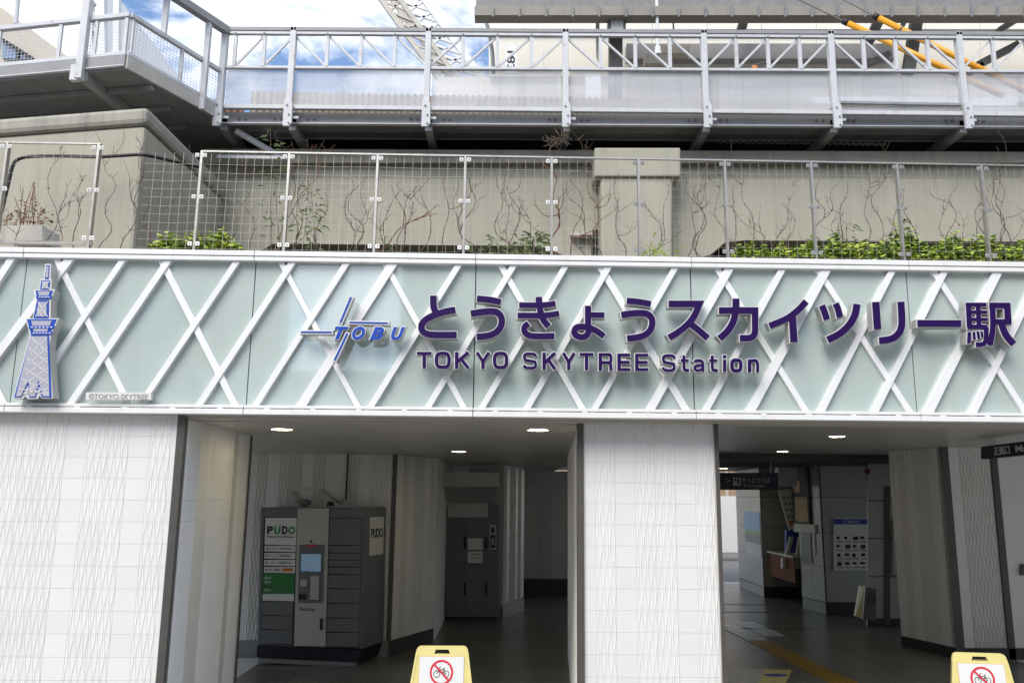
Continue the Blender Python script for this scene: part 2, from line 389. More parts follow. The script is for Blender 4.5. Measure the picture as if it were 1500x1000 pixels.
# interior of the dark passage
bw = thing('tiled_wall', 'grey tiled back wall behind the parcel locker in the passage', 'wall', (-2.5, 10.43, 0))
MB().prism([(-5, 10.445, 0), (-1.372, 10.445, 0), (-.922, 11.42, 0), (-.922, 14.5, 0), (-5, 14.5, 0)], [(-5, 10.445, 2.4), (-1.372, 10.445, 2.4), (-.922, 11.42, 2.4), (-.922, 14.5, 2.4), (-5, 14.5, 2.4)]).build('wall_core', GROUT, bw)
tile_face(bw, (-1.40-TW*12, 10.445), (-1.40, 10.445), .19, 2.39, first=1)
B(-5, -1.38, 10.42, 10.445, 0, .185).build('skirting', BASEL, bw)
B(-1.40, -1.355, 10.425, 10.47, 0, 2.395).build('corner_trim', TRIMD, bw)
tile_face(bw, (-1.35, 10.47), (-.93, 11.40), .19, 2.39, first=4)
MB().hexa([(-1.36, 10.455, 0), (-.918, 11.41, 0), (-.918, 11.41, .185), (-1.36, 10.455, .185), (-1.39, 10.47, 0), (-.95, 11.43, 0), (-.95, 11.43, .185), (-1.39, 10.47, .185)]).build('skirting', BASEM, bw)
B(-1.965, -1.95, 10.40, 10.43, 1.84, 2.395).build('conduit', RUBBER, bw)
fw = thing('tiled_wall', 'dim tiled wall at the far end of the dark passage', 'wall', (.5, 16.9, 0))
B(-5, 1.5, 16.95, 17.2, 0, 2.4).build('wall_core', GROUT, fw)
tile_face(fw, (.1, 16.95), (1.2, 16.95), .3, 2.1, first=0, pat=[-1, -1, -1, -1, 0, 0, -1, -1])
B(-.6, 1.4, 16.93, 16.95, 0, .295).build('skirting', BASEM, fw)
aw = thing('tiled_wall', 'short slanted tiled wall right of the coin lockers', 'wall', (.1, 14.2, 0))
MB().prism([(-.03, 13.68, 0), (.32, 14.65, 0), (.32, 16.9, 0), (-.6, 16.9, 0), (-.6, 13.9, 0)], [(-.03, 13.68, 2.4), (.32, 14.65, 2.4), (.32, 16.9, 2.4), (-.6, 16.9, 2.4), (-.6, 13.9, 2.4)]).build('wall_core', GROUT, aw)
tile_face(aw, (-.02, 13.68), (.33, 14.64), .22, 2.35, first=1)
MB().hexa([(-.015, 13.66, 0), (.345, 14.64, 0), (.345, 14.64, .2), (-.015, 13.66, .2), (-.05, 13.68, 0), (.3, 14.66, 0), (.3, 14.66, .2), (-.05, 13.68, .2)]).build('skirting', BASEL, aw)

# ceilings
cl = struct(B(-5, 1.0, 5.75, 17.3, 2.405, 2.5).build('ceiling', CEILM))
for i in range(12):                        # panel joints of the left ceiling: long metal strips, a hair's breadth apart
    B(-5, .52 if i < 8 else .78, 5.90+i*.9, 5.90+i*.9+.894, 2.398, 2.404).build('ceiling_panel', CEILM, cl)
cr_ = struct(B(1.0, 9, 5.9, 12.4, 2.56, 2.66).build('ceiling', CEILM))
for i in range(11):
    B(1.5, 9, 5.94+i*.585, 5.94+i*.585+.578, 2.552, 2.559).build('ceiling_panel', CEILM, cr_)
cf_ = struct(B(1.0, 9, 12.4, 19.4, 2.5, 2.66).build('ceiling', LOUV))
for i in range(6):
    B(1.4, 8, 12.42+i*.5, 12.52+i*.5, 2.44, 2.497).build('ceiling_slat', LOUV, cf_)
struct(B(-6, 9.5, 5.9, 19.5, 2.66, 3.42).build('roof_slab', CONC))
struct(B(-6, 9.5, 5.92, 9.95, 3.42, 3.60).build('planter_soil', SOIL))
DL = [(413, 627, 2.40, 'nearest the left tiled wall'), (433, 664, 2.40, 'above the parcel locker'), (788, 628, 2.40, 'beside the central pillar'), (672, 660, 2.40, 'in front of the coin lockers'), (1226, 638, 2.552, 'in front of the ticket hall, nearest the street'), (1146, 660, 2.552, 'in the ticket hall, near the ceiling drop'), (1060, 685, 2.44, 'in the ticket hall, just past the pillar edge')]
for px, py, z, where in DL:
    p = FL(px, py, z); t = thing('downlight', 'lit round ceiling downlight '+where, 'light', p, 'downlights in the entrance ceilings')
    n = 16; rr = .075
    MB().prism([(p[0]+rr*math.cos(i*2*math.pi/n), p[1]+rr*math.sin(i*2*math.pi/n), z-.0062) for i in range(n)], [(p[0]+rr*math.cos(i*2*math.pi/n), p[1]+rr*math.sin(i*2*math.pi/n), z-.002) for i in range(n)]).build('lens', LAMP, t)
    mb = MB()
    for i in range(n):
        a, b = i*2*math.pi/n, (i+1)*2*math.pi/n; q = []
        for zz in (z-.011, z+.0):
            for r2 in (rr+.004, rr+.018):
                for an in (a, b): q.append((p[0]+r2*math.cos(an), p[1]+r2*math.sin(an), zz))
        mb.add(q, [(0, 1, 3, 2), (2, 3, 7, 6), (0, 4, 5, 1)])
    mb.build('bezel', WHITE, t)

# ------------------------------------------------------------------ fascia over the entrance
fa = thing('sign_fascia', 'pale green glass fascia with white diagonal lattice bars above the station entrance', 'fascia', (0, 5.6, 2.42))
JX = [-5.2, P(39, 372, 5.6)[0], P(372, 377, 5.6)[0], P(697, 381, 5.6)[0], P(1013.5, 384, 5.6)[0], P(1332, 388, 5.6)[0], 5.2]
JX[1] = P(43, 380, 5.68)[0]
JX = [JX[1]-(JX[2]-JX[1])*1.0] + JX[1:-1] + [JX[5]+(JX[5]-JX[4])*k for k in (1, 2, 3)]
g = .0035
for a, b in zip(JX[:-1], JX[1:]):
    B(a+g, b-g, 5.657, 5.695, 2.47, 3.515).build('glass_panel', GLASSP, fa)
    B(a+g*.6, b-g*.6, 5.60, 5.92, 3.5275, 3.564).build('top_rail', WHITE, fa, bevel=.003)
    B(a+g*.6, b-g*.6, 5.603, 5.70, 3.492, 3.5215).build('top_rail', WHITE, fa, bevel=.003)
    B(a+g*.6, b-g*.6, 5.603, 5.70, 2.4665, 2.486).build('bottom_rail', WHITE, fa, bevel=.002)
    B(a+g*.6, b-g*.6, 5.60, 5.72, 2.424, 2.4605).build('bottom_rail', WHITE, fa, bevel=.003)
    nb = 5
    for i in range(nb):
        c = a+(b-a)*(i+.5)/nb; B(c-.017, c+.017, 5.604, 5.70, 2.4606, 2.4664).build('rail_tab', WHITE, fa)
B(JX[0], JX[-1], 5.70, 5.9, 2.43, 3.527).build('backing_board', BACK, fa)
B(JX[0], JX[-1], 5.62, 5.70, 3.5216, 3.5274).build('groove', BACK, fa)
B(JX[0], JX[-1], 5.64, 5.70, 2.4608, 2.4662).build('groove', BACK, fa)
SO = [JX[0], P(372, 618, 5.8)[0], P(640, 618, 5.8)[0], 1.45, 3.0, JX[-1]]
for a, b in zip(SO[:-1], SO[1:]): B(a+.002, b-.002, 5.722, 5.9, 2.412, 2.4238).build('soffit_panel', BEIGE, fa)
B(1.5, JX[-1], 5.902, 5.94, 2.41, 2.66).build('soffit_panel', CEILM, fa)
SL = [((16.5, 378), (-119, 592), 11), ((102, 378), (-60, 592), 14.5), ((180.5, 379), (34, 592), 9.8), ((247, 380), (102, 591.5), 11), ((347, 382), (205, 592.5), 9.8), ((428, 384), (291, 593), 10.6), ((507.5, 385), (373, 594.5), 10), ((575, 386), (440, 594.5), 15), ((672, 387), (542.5, 595.5), 10), ((752, 389), (626.5, 596), 10), ((828, 390), (705.5, 597), 9.8), ((891.5, 390.5), (771.5, 598), 10.5), ((989, 392), (871, 599), 9.7), ((1068.5, 393), (952, 600.5), 13.5), ((1146.5, 393.5), (1034, 601), 10.3), ((1211, 394), (1099.5, 601.5), 14.6), ((1307.5, 396), (1203, 603), 9.8), ((1384, 397), (1281.5, 603.5), 10.5), ((1462.5, 397), (1360, 605.5), 14), ((1527, 397), (1425.5, 605.8), 10), ((1606, 397), (1507, 606), 10)]+[((1606+82*k, 398+k*.6), (1507+84*k, 607+k*.6), (10, 14, 10)[k % 3]) for k in range(1, 9)]
BS = [((-95, 378), (6, 593), 10.5), ((82.8, 379.6), (188.5, 592), 10), ((236.4, 381), (344, 593), 11), ((411.5, 384), (524, 595), 9), ((564, 386), (679, 596), 9.5), ((733, 387.5), (853, 598), 9.7), ((879.5, 390.5), (1005.5, 600.5), 11.5), ((1050.7, 393), (1181, 602), 9.7), ((1197.6, 393.5), (1334, 604.5), 9.7), ((1367, 396), (1504.5, 606), 9.7), ((1510, 397), (1645, 606), 9.7)]+[((1510+160*k, 398+k), (1650+160*k, 607+k), 9.7) for k in range(1, 4)]
def strut(t, b, w, D, th):
    k = (t[0]-b[0])/(b[1]-t[1])            # run past both rails so that the ends are hidden behind them
    t = (t[0]+k*4, t[1]-4); b = (b[0]-k*5, b[1]+5)
    q = [P(b[0]-w/2, b[1], D), P(b[0]+w/2, b[1], D), P(t[0]+w/2, t[1], D), P(t[0]-w/2, t[1], D)]
    o = MB().hexa(q+[(p[0], D+th, p[2]) for p in q]).build('lattice_bar', STRUT, fa)
for s in SL: strut(*s, 5.618, .0385)
for s in BS: strut(*s, 5.629, .0275)

# ------------------------------------------------------------------ station name in Japanese
DF = 5.525
nm = thing('name_sign', 'large purple Japanese station name letters with white rims on the fascia', 'sign', (1, DF, 2.9))
def o10(x0, pts): return [(x0+x, 420+y) for x, y in pts]
def o8(pts): return [(1320+x/8.333, 420+y/8.333) for x, y in pts]
KANA = [
 [(o10(600, [(34.8, 13), (34.8, 24), (35.8, 31), (39, 39)]), 9.6, 1), (o10(600, [(67, 33.8), (52, 36.5), (38, 41), (25, 47.5), (18.7, 54), (17.5, 60), (20, 66), (28, 69.5), (40, 70.5), (69, 70.3)]), 9.4, 1)],
 [(o10(600, [(98.5, 17.3), (116, 19), (133.5, 22.3)]), 8.8, 1), (o10(600, [(89.5, 39.5), (105, 37), (120, 36), (128, 37.5), (133.5, 43), (135, 51), (132.5, 60), (126, 67), (115, 71.5), (98, 73.3)]), 9.4, 1)],
 [(o10(740, [(20.5, 26.8), (50, 27), (62, 26.2), (73.5, 24.2)]), 7.8, 1), (o10(740, [(18, 42), (52, 42), (66, 41), (79, 39)]), 8, 1), (o10(740, [(49, 15), (50, 27), (53, 42), (57, 50), (63.5, 58)]), 9.2, 1), (o10(740, [(34, 53.5), (29, 58), (27.8, 63), (30, 68), (37, 71.5), (50, 72.5), (72, 72)]), 8.8, 1)],
 [(o10(740, [(121.3, 28), (121.3, 45), (121.5, 58), (121.8, 66), (118.5, 71.5), (112, 73.6), (106, 72.3)]), 8.8, 1), (o10(740, [(107, 72.6), (102.5, 70), (101, 66), (103.5, 60.5), (110, 58.3), (118, 58.6)]), 8.8, 1), (o10(740, [(117, 58.4), (126, 61), (135, 65.5), (144.5, 72.3)]), 8.8, 1), (o10(740, [(122, 41.3), (145, 41.3)]), 7.8, 0)],
 [(o10(890, [(28, 20.5), (45, 22), (63, 25.3)]), 8.6, 1), (o10(890, [(20, 41.5), (38, 38.8), (50, 38.5), (58, 40), (64, 45.5), (65.3, 53), (63, 62), (56, 69.5), (45, 73.8), (28.5, 75.8)]), 9.2, 1)],
 [(o10(890, [(89.3, 25), (134.3, 25), (130, 36), (126.5, 43), (122, 49.5), (116, 56), (108, 63), (99.5, 69), (89.5, 74.5)]), 9.3, 0), (o10(890, [(118, 52), (131, 61.8), (146.5, 75.2)]), 9.2, 1)],
 [(o10(1030, [(23, 34.7), (75.7, 34.7), (75.9, 64), (75, 69), (72.5, 73), (68, 75), (62, 75.3), (53.5, 75.2)]), 9.2, 0), (o10(1030, [(47.8, 17.5), (47.5, 33), (45.5, 46), (41.5, 56), (34.5, 66), (23.8, 75.7)]), 9.8, 1)],
 [(o10(1030, [(150.5, 21.5), (139, 34), (125, 44.8), (113, 50.8), (97, 57.3)]), 9.2, 1), (o10(1030, [(130.5, 44), (131.5, 60), (132.8, 81)]), 10.6, 1)],
 [(o10(1180, [(23.7, 27.3), (27.5, 37), (31, 48)]), 9.2, 1), (o10(1180, [(43.7, 24.5), (47.2, 33), (50.2, 45)]), 9, 1), (o10(1180, [(75, 25.5), (72.3, 40), (65, 54), (54.5, 65), (45, 71.5), (32, 77.6)]), 10.2, 1)],
 [(o10(1180, [(102.5, 22.5), (105.2, 62.3)]), 10.6, 0), (o10(1180, [(139.3, 22), (140.6, 45), (140.3, 57), (136.8, 67), (129, 74.5), (120, 77.5), (107.5, 79)]), 9.9, 1)],
 [([(1343.6, 473.6), (1407.4, 473.8)], 9.8, 0)],
 [(o8([(818, 195), (832, 495)]), 7.6, 0), (o8([(935, 215), (948, 495)]), 6.6, 0), (o8([(785, 218), (1034, 219)]), 5.4, 0), (o8([(800, 309), (1044, 310)]), 4.8, 0), (o8([(805, 398), (1054, 398)]), 4.8, 0), (o8([(806, 490), (1020, 490), (1034, 510), (1034, 600), (1028, 660), (1005, 696), (960, 706), (908, 704)]), 6.6, 0),
  (o8([(829, 552), (821, 690)]), 5.0, 0), (o8([(882, 550), (889, 645)]), 3.7, 0), (o8([(930, 545), (945, 640)]), 3.7, 0), (o8([(975, 545), (985, 612)]), 3.0, 0),
  (o8([(1105, 196), (1117, 440), (1110, 540), (1098, 620), (1078, 715)]), 8.0, 0), (o8([(1070, 228), (1322, 230)]), 8.0, 0), (o8([(1287, 200), (1299, 462)]), 9.2, 0), (o8([(1112, 428), (1338, 430)]), 7.6, 0), (o8([(1215, 440), (1240, 520), (1278, 600), (1365, 700)]), 9.6, 1)],
]
def letter(parent, strokes, face, rimw, y=DF, th=.075, rim=RIM):
    rm, fc = MB(), MB()
    for k, (pts, w, cv) in enumerate(strokes):
        e = .00035*k
        stroke(rm, pts, w+2*rimw, y-e, y+th, cv, rimw, DF, mi=0)
        stroke(fc, pts, w, y-.006-e, y-.001, cv, 0, DF)
    # the rim's front stays white, its long returns are bare metal
    r = rm.build('letter_body', [rim, RIMG], parent)
    for p in r.data.polygons:
        p.material_index = 0 if abs(p.normal.y) > .9 else 1
    f = fc.build('letter_face', face, r)
    r.name = 'letter'
    return r
for k in KANA: letter(nm, k, PURPLE, 1.25)

en = thing('name_sign', 'smaller purple English station name letters in one line under the Japanese name', 'sign', (1, DF, 2.72))
EN = [('T', 610.7, 632.1, 515.3, 539), ('O', 636.9, 660.3, 515.2, 539.6), ('K', 666.4, 688.8, 515.3, 539.6), ('Y', 696.2, 718.7, 515.6, 540), ('O', 721.9, 744.4, 515.3, 540), ('S', 765.5, 787.2, 515.9, 540.9), ('K', 794.5, 815.5, 516.2, 541), ('Y', 822.6, 843.5, 516.4, 541.2), ('T', 848.8, 869.2, 516.8, 541.8), ('R', 876.8, 897.3, 517, 542.5), ('E', 904.2, 923, 517.7, 543), ('E', 930.2, 949.3, 517.9, 543), ('S', 968.9, 990, 518.5, 544.4), ('t', 997, 1009, 520.5, 543.8), ('a', 1015, 1032.3, 526, 544), ('t', 1038.5, 1051.2, 520.5, 544), ('i', 1058.3, 1063.9, 520, 544.2), ('o', 1069.5, 1087.2, 525.2, 544.8), ('n', 1095.2, 1112, 525.7, 544.8)]
def glyph_letter(parent, ch, x0, x1, y0, y1, face, off, rim, th=.06, shear=0, y=DF):
    fc = MB(); bx = px_text(fc, ch, x0, x1, y0, y1, y-.001, .005, off=off, shear=shear)
    rm = MB(); a, b, c = P(x0, y1, y), P(x1, y1, y), P(x0, y0, y)
    text_on(rm, ch, (a[0], y+th, a[2]), (1, 0, 0), (0, 0, 1), (0, -1, 0), b[0]-a[0], c[2]-a[2], th, off=off+rim, shear=shear, box=bx)
    r = rm.build('letter', [RIM, RIMG], parent)
    for p in r.data.polygons: p.material_index = 0 if abs(p.normal.y) > .9 else 1
    fc.build('letter_face', face, r)
VW, HW = 5.0, 4.1                          # stem and bar widths in the photo
def arc(cx, cy, rx, ry, a0, a1, n=9, e=.62):     # squarish oval
    o = []
    for i in range(n):
        t = R(a0+(a1-a0)*i/(n-1)); c, s_ = math.cos(t), math.sin(t); o.append((cx+rx*math.copysign(abs(c)**e, c), cy-ry*math.copysign(abs(s_)**e, s_)))
    return o
def latin(ch, x0, x1, y0, y1):
    w, h = x1-x0, y1-y0; xm, ym = (x0+x1)/2, (y0+y1)/2; v, u = VW/2, HW/2; q = []
    def S(pts, wd=VW, cv=0): q.append((pts, wd, cv))
    if ch == 'T': S([(x0, y0+u), (x1, y0+u)], HW); S([(xm, y0), (xm, y1)])
    elif ch == 'E':
        S([(x0+v, y0), (x0+v, y1)])
        for y in (y0+u, ym, y1-u): S([(x0+.4, y), (x1-(.8 if y == ym else 0), y)], HW)
    elif ch == 'K': S([(x0+v, y0), (x0+v, y1)]); S([(x1-2.6, y0+.5), (x0+v+1, ym+2.4)], 4.6); S([(x0+w*.42, ym-1.2), (x1-2.6, y1-.5)], 4.8)
    elif ch == 'Y': S([(xm, ym+.5), (xm, y1)]); S([(x0+2.4, y0+.3), (xm+.3, ym+2.2)], 4.5); S([(x1-2.4, y0+.3), (xm-.3, ym+2.2)], 4.5)
    elif ch in 'Oo': k = 1 if ch == 'O' else .97; S(arc(xm, ym, w/2-v*k, h/2-u, 90, 270, 13), VW*k); S(arc(xm, ym, w/2-v*k, h/2-u, 270, 450, 13), VW*k)
    elif ch == 'S':
        r = (h-HW)/4; S([(x1-u*.9, y0+r+1.0)]+arc(xm, y0+u+r, w/2-v, r, 25, 180, 8)[0:8]+[(x0+v+1.2, ym-1.4), (xm, ym)]+[(x1-v-1.2, ym+1.4)]+arc(xm, y1-u-r, w/2-v, r, 0, -155, 8)+[(x0+u*.9, y1-r-1.0)], 4.0)
    elif ch == 'R':
        S([(x0+v, y0), (x0+v, y1)]); r = h*.27-u*.5; S([(x0+1, y0+u), (x1-5.5, y0+u)]+arc(x1-6, y0+u+r, 6-v, r, 70, -70, 7)+[(x1-6, y0+u+2*r), (x0+1, y0+u+2*r)], HW); S([(x1-7, y0+u+2*r), (x1-3.6, y0+u+2*r+2), (x1-v-.4, y0+u+2*r+5), (x1-v, y1)], 4.3, 1)
    elif ch == 't': S([(x0, y0+7.2), (x1-.6, y0+7.2)], 3.2); S([(x0+4.6, y0), (x0+4.6, y1-6), (x0+5.4, y1-2.8), (x0+8, y1-1.7), (x1, y1-1.8)], 4.2)
    elif ch == 'i': S([(xm, y0), (xm, y0+4.2)], 4.7); S([(xm, y0+6.8), (xm+.2, y1)], 4.7)
    elif ch == 'n': S([(x0+v, y0+.4), (x0+v, y1)]); S([(x0+v, y0+5.5), (x0+5.5, y0+2.4), (xm+1, y0+1.8), (x1-4, y0+3), (x1-v, y0+7), (x1-v, y1)], 4.2)
    elif ch == 'a': S([(x0+2, y0+4.2), (x0+4.5, y0+2), (xm+.5, y0+1.6), (x1-4.2, y0+3), (x1-v-.4, y0+6.5), (x1-v-.3, y1)], 4.0); S([(x1-v, y0+8.6), (x0+6, y0+8.8), (x0+2.6, y0+10.8), (x0+2.2, y0+13.6), (x0+4.6, y1-1.8), (xm, y1-1.7), (x1-v, y1-4.6)], 3.5)
    return q
for ch, a, b, c, d in EN: letter(en, latin(ch, a, b, c, d), PURPLE, 1.15, th=.06)

lg = thing('railway_logo', 'blue railway logo with italic letters and four bars forming a slanted cross', 'sign', (-1.2, DF, 2.8))
for pts, w in (([(514, 435), (498.4, 472.2)], 2.7), ([(511.6, 471.8), (568, 473)], 2.2), ([(440.6, 486.1), (485.8, 486.2)], 2.2), ([(508.6, 487.8), (490, 527.4)], 2.7)):
    rm, fc = MB(), MB(); stroke(rm, pts, w+4, DF+.006, DF+.07, False, 2, DF); stroke(fc, pts, w, DF+.002, DF+.0055, False, 0, DF)
    r = rm.build('logo_bar', [RIM, RIMG], lg)
    for p in r.data.polygons: p.material_index = 0 if abs(p.normal.y) > .9 else 1
    fc.build('bar_face', BLUE, r)
for ch, a, b, c, d in (('T', 489.5, 509.5, 478.2, 496.4), ('O', 515.4, 534.2, 478, 497.4), ('B', 541.8, 562, 478.8, 497.4), ('U', 572.4, 592.2, 478.8, 497.8)):
    glyph_letter(lg, ch, a, b, c, d, BLUE, .042, .06, .06, .32)

# tower cut-out and its copyright plate
tw = thing('tower_sign', 'tall blue outlined broadcast tower cutout sign at the left end of the fascia', 'sign', (-3.1, DF, 2.5))
def poly(name, pts, y0, y1, m, parent=tw):
    fr = [P(a, b, DF) for a, b in pts]
    return MB().prism([(p[0], y0, p[2]) for p in fr], [(p[0], y1, p[2]) for p in fr]).build(name, m, parent)
body = [(66, 386.5), (74.5, 386.5), (74, 408), (75.5, 409.5), (75, 423.5), (80.5, 424), (74.5, 439.5), (73.8, 466), (86.5, 466), (74.5, 490), (72, 512), (77.5, 583), (62, 583.5), (58, 579), (55, 583.5), (41, 584), (37, 580), (33, 584), (19, 583.5), (43.5, 490), (37.5, 466.5), (48, 466), (52.5, 440), (49, 424.5), (57.5, 423.5), (59, 409), (64.5, 408)]
r = poly('sign_body', body, DF, DF+.08, [RIM, RIMG])
for p in r.data.polygons: p.material_index = 0 if abs(p.normal.y) > .9 else 1
inner = [[(68, 388.5), (72.8, 388.5), (71.6, 408.5), (65.8, 408.5)], [(60.6, 410.5), (73.6, 410.5), (72.6, 424), (59, 424)], [(52.3, 425.5), (78, 425.7), (72.4, 438.6), (55, 438.6)], [(54.6, 439.6), (72, 439.6), (71.6, 466), (49.4, 466)], [(39.6, 467.6), (83.6, 467.6), (72.2, 490.3), (46, 490.3)]]
for q in inner:
    poly('tower_outline', q, DF-.003, DF-.0005, BLUE)
    c = np.mean(q, axis=0); k = [tuple(c+(np.array(p)-c)*np.array([.68, .8])) for p in q]
    poly('tower_fill', k, DF-.005, DF-.0031, DASH)
poly('tower_outline', [(45.5, 491), (72, 491), (75.7, 582), (61.5, 582), (57, 565), (52.8, 582), (42.6, 582), (41.8, 562), (31.5, 582), (21, 582)], DF-.003, DF-.0005, BLUE)
poly('tower_fill', [(45.6, 492.5), (69.6, 492.5), (73, 580.5), (63.6, 580.5), (56.5, 556), (52, 580.5), (43.6, 580.5), (43, 556), (30.5, 580.5), (23.6, 580.5)], DF-.005, DF-.0031, DASH)
mb = MB()
for i in range(6):                         # white lattice on the shaft
    y = 494+i*15
    for a, b in (((46-i*3.6, y), (69.5+i*.45, y+22)), ((69+i*.4, y), (45.5-i*3.6, y+24))):
        b = (b[0], min(b[1], 578)); stroke(mb, [a, b], 1.15, DF-.0064, DF-.005, False)
for a, b in (((55.5, 442), (70, 464)), ((70.5, 441), (52, 464)), ((54, 452), (62, 464)), ((62, 412), (72, 423)), ((72.5, 411.5), (60.5, 423))): stroke(mb, [a, b], 1, DF-.0064, DF-.005, False)
mb.build('tower_lattice', RIM, tw)
mb = MB()
for y, a, b in ((479, 44, 78), (487.6, 47, 75), (435, 55, 74)):
    stroke(mb, [(a-2, y), (b+2, y)], 4.2, DF-.0064, DF-.005, False)
mb.build('deck_band', BLUE, tw)
mb = MB()
for y, a, b in ((479, 44, 78), (487.6, 47, 75), (435, 56, 73)):
    n = 6
    for i in range(n): x = a+(b-a)*(i+.2)/n; stroke(mb, [(x, y), (x+(b-a)/n*.55, y)], 1.7, DF-.0074, DF-.0064, False)
mb.build('deck_window', RIM, tw, kind='stuff')
cpl = thing('copyright_plate', 'small white plate with thin grey capitals low on the left of the fascia', 'plate', (-2.8, 5.58, 2.55))
pbox(125.5, 221, 574.3, 585.3, 5.575, .03).build('plate', RIM, cpl)
mb = MB(); px_text(mb, '©TOKYO-SKYTREE', 130, 216.5, 576.4, 584, 5.575, .002); mb.build('lettering', GREYINK, cpl)

# ------------------------------------------------------------------ planter on top of the fascia: fence, vines, shrubs
FD = 5.9
FT, FB = 4.412, 3.57
def fence(label, group, xs, wires, D, base_rail):
    t = thing('wire_fence', label, 'fence', (xs[len(xs)//2], D, FB))
    x0, x1 = xs[0], xs[-1]
    B(x0-.012, x1+.012, D-.008, D+.008, FT, FT+.012).build('top_rail', STAIN, t)
    if base_rail: B(x0-.3, x1+.02, D-.012, D+.012, 3.648, 3.668).build('base_rail', STAIN, t)
    for x in xs:
        MB().box(x-.0085, x+.0085, D-.02, D+.02, FB, FT).build('post', STAIN, t)
        for z in (FT-.035, FT-.36, FT-.72):
            for sx in (-1, 1):
                c = MB().box(x+sx*.028-.0155, x+sx*.028+.0155, D-.032, D-.02, z-.0155, z+.0155).build('clamp', CLAMP if x < .9 else STEELG, t, bevel=.004)  # grey on the right-hand clamps puts their lack of light into the colour
                MB().disc((x+sx*.028, D-.0345, z), .0055, D-.0322, 8).build('bolt', STEELD, c)
    for a, b in wires:
        mb = MB(); n = max(2, int(round((b-a)/.066)))
        for i in range(1, n):
            x = a+(b-a)*i/n; mb.tube([(x, D+.004, FB+.02), (x+random.uniform(-.003, .003), D+.006, 4.0), (x, D+.004, FT-.005)], .0012, 4, caps=False)
        for k in range(1, 12):
            z = FB+.03+(FT-FB-.06)*k/12
            mb.tube([(a, D, z), ((a+b)/2, D+.004, z-random.uniform(0, .006)), (b, D, z)], .0010, 4, caps=False)
        mb.build('wire_mesh', WIRE, t, kind='stuff')
    return t
FX = [P(x, y, FD)[0] for x, y in ((297, 223), (425, 224.6), (554, 227), (682, 230), (808, 232.6), (934.5, 234), (1060.6, 235), (1187, 238), (1312.5, 241), (1435.7, 243.5), (1560, 246), (1685, 247), (1815, 249), (1945, 251))]
fence('long stainless wire fence with clamped posts along the planter above the fascia', None, FX, list(zip([FX[0]-.42]+FX[:-1], FX)), FD, False)
LX = [P(13.5, 208, 5.8)[0]-.62, P(13.5, 208, 5.8)[0], P(147, 208, 5.8)[0]]
fence('short wire fence with a base rail in front of the concrete pier', None, LX, list(zip(LX[:-1], LX[1:])), 5.8, True)
B(-5, P(205, 360, 5.85)[0], 5.9, 6.3, 3.55, 3.63).build('ledge', POT)
o = bpy.data.objects['ledge']; tag(o, 'pale concrete ledge at the foot of the pier behind the left fence', 'ledge')

def vine(x, y, h, seed, m, r0=.0042, lean=0.0, z0=3.60, branches=4):
    rnd = random.Random(seed); mb = MB()
    def grow(p, d, ln, rad, lev):
        pts = [Vector(p)]; n = max(4, int(ln/.03)); th0 = math.atan2(d[0], d[2]); A = rnd.uniform(.3, .65); om = rnd.uniform(9, 19); ph = rnd.uniform(0, 6.28); kink = 0
        for i in range(n):
            s_ = ln*i/n; kink = kink*.75+rnd.uniform(-.22, .22); th = th0*math.exp(-s_*4)+lean*.5+A*math.sin(om*s_+ph)+kink
            pts.append(pts[-1]+Vector((math.sin(th), rnd.uniform(-.05, .05), math.cos(th)))*(ln/n))
        mb.tube(pts, [rad*(1-.65*i/n) for i in range(n+1)], 5)
        if lev < 2:
            for b in range(branches if lev == 0 else rnd.randint(0, 1)):
                i = rnd.randint(max(1, n//4), n-1)
                grow(pts[i], (rnd.choice((-1, 1))*rnd.uniform(.5, 1.1), rnd.uniform(-.1, .1), rnd.uniform(.6, 1.4)), ln*rnd.uniform(.2, .5), rad*.6, lev+1)
    grow((x, y, z0), (lean, 0, 1), h, r0, 0)
    base = [Vector(v) for v in mb.v]
    for i in range(rnd.randint(7, 16)):    # short side twigs
        p = rnd.choice(base); a = rnd.uniform(-1.2, 1.2); l = rnd.uniform(.02, .075); q = p+Vector((math.sin(a)*l, rnd.uniform(-.01, .01), math.cos(a)*l))
        mb.tube([p, (p+q)/2+Vector((rnd.uniform(-.006, .006), 0, rnd.uniform(-.004, .004))), q], [.0019, .0016, .0008], 4)
    return mb.build('climbing_vine', m, smooth=True)
VX = [30, 62, 82, 118, 152, 176, 196, 222, 244, 318, 342, 372, 436, 444, 487, 500, 528, 560, 566, 590, 612, 640, 668, 712, 735, 752, 764, 789, 862, 876, 884, 912, 947, 972, 1002, 1030, 1042, 1074, 1080, 1110, 1118, 1145, 1168, 1198, 1216, 1243, 1262, 1290, 1326, 1350, 1384, 1388, 1420, 1434, 1462, 1478, 1492]
ORD = ['first', 'second', 'third', 'fourth', 'fifth', 'sixth', 'seventh', 'eighth', 'ninth', 'tenth', 'eleventh']
cnt = {}
for i, px in enumerate(VX):
    left = px < 230
    x = P(px, 360, 6.0)[0]; h = random.uniform(.55, .98)
    o = vine(x, 6.0+random.uniform(-.05, .12), h, 100+i, STEM, random.uniform(.0034, .0052), random.uniform(-.25, .25), 3.60, random.randint(1, 2))
    bay = -1 if left else sum(1 for q in FX if q < x)
    k = cnt.get(bay, 0); cnt[bay] = k+1
    if left: tag(o, 'leafless brown vine in front of the concrete pier, %s from the left' % ORD[k], 'vine', 'dry vines by the pier')
    else: tag(o, 'leafless brown vine, %s from the left in the %s bay of the long wire fence' % (ORD[k], ORD[max(0, bay-1)] if bay else 'opening'), 'vine', 'dry vines on the long wire fence')
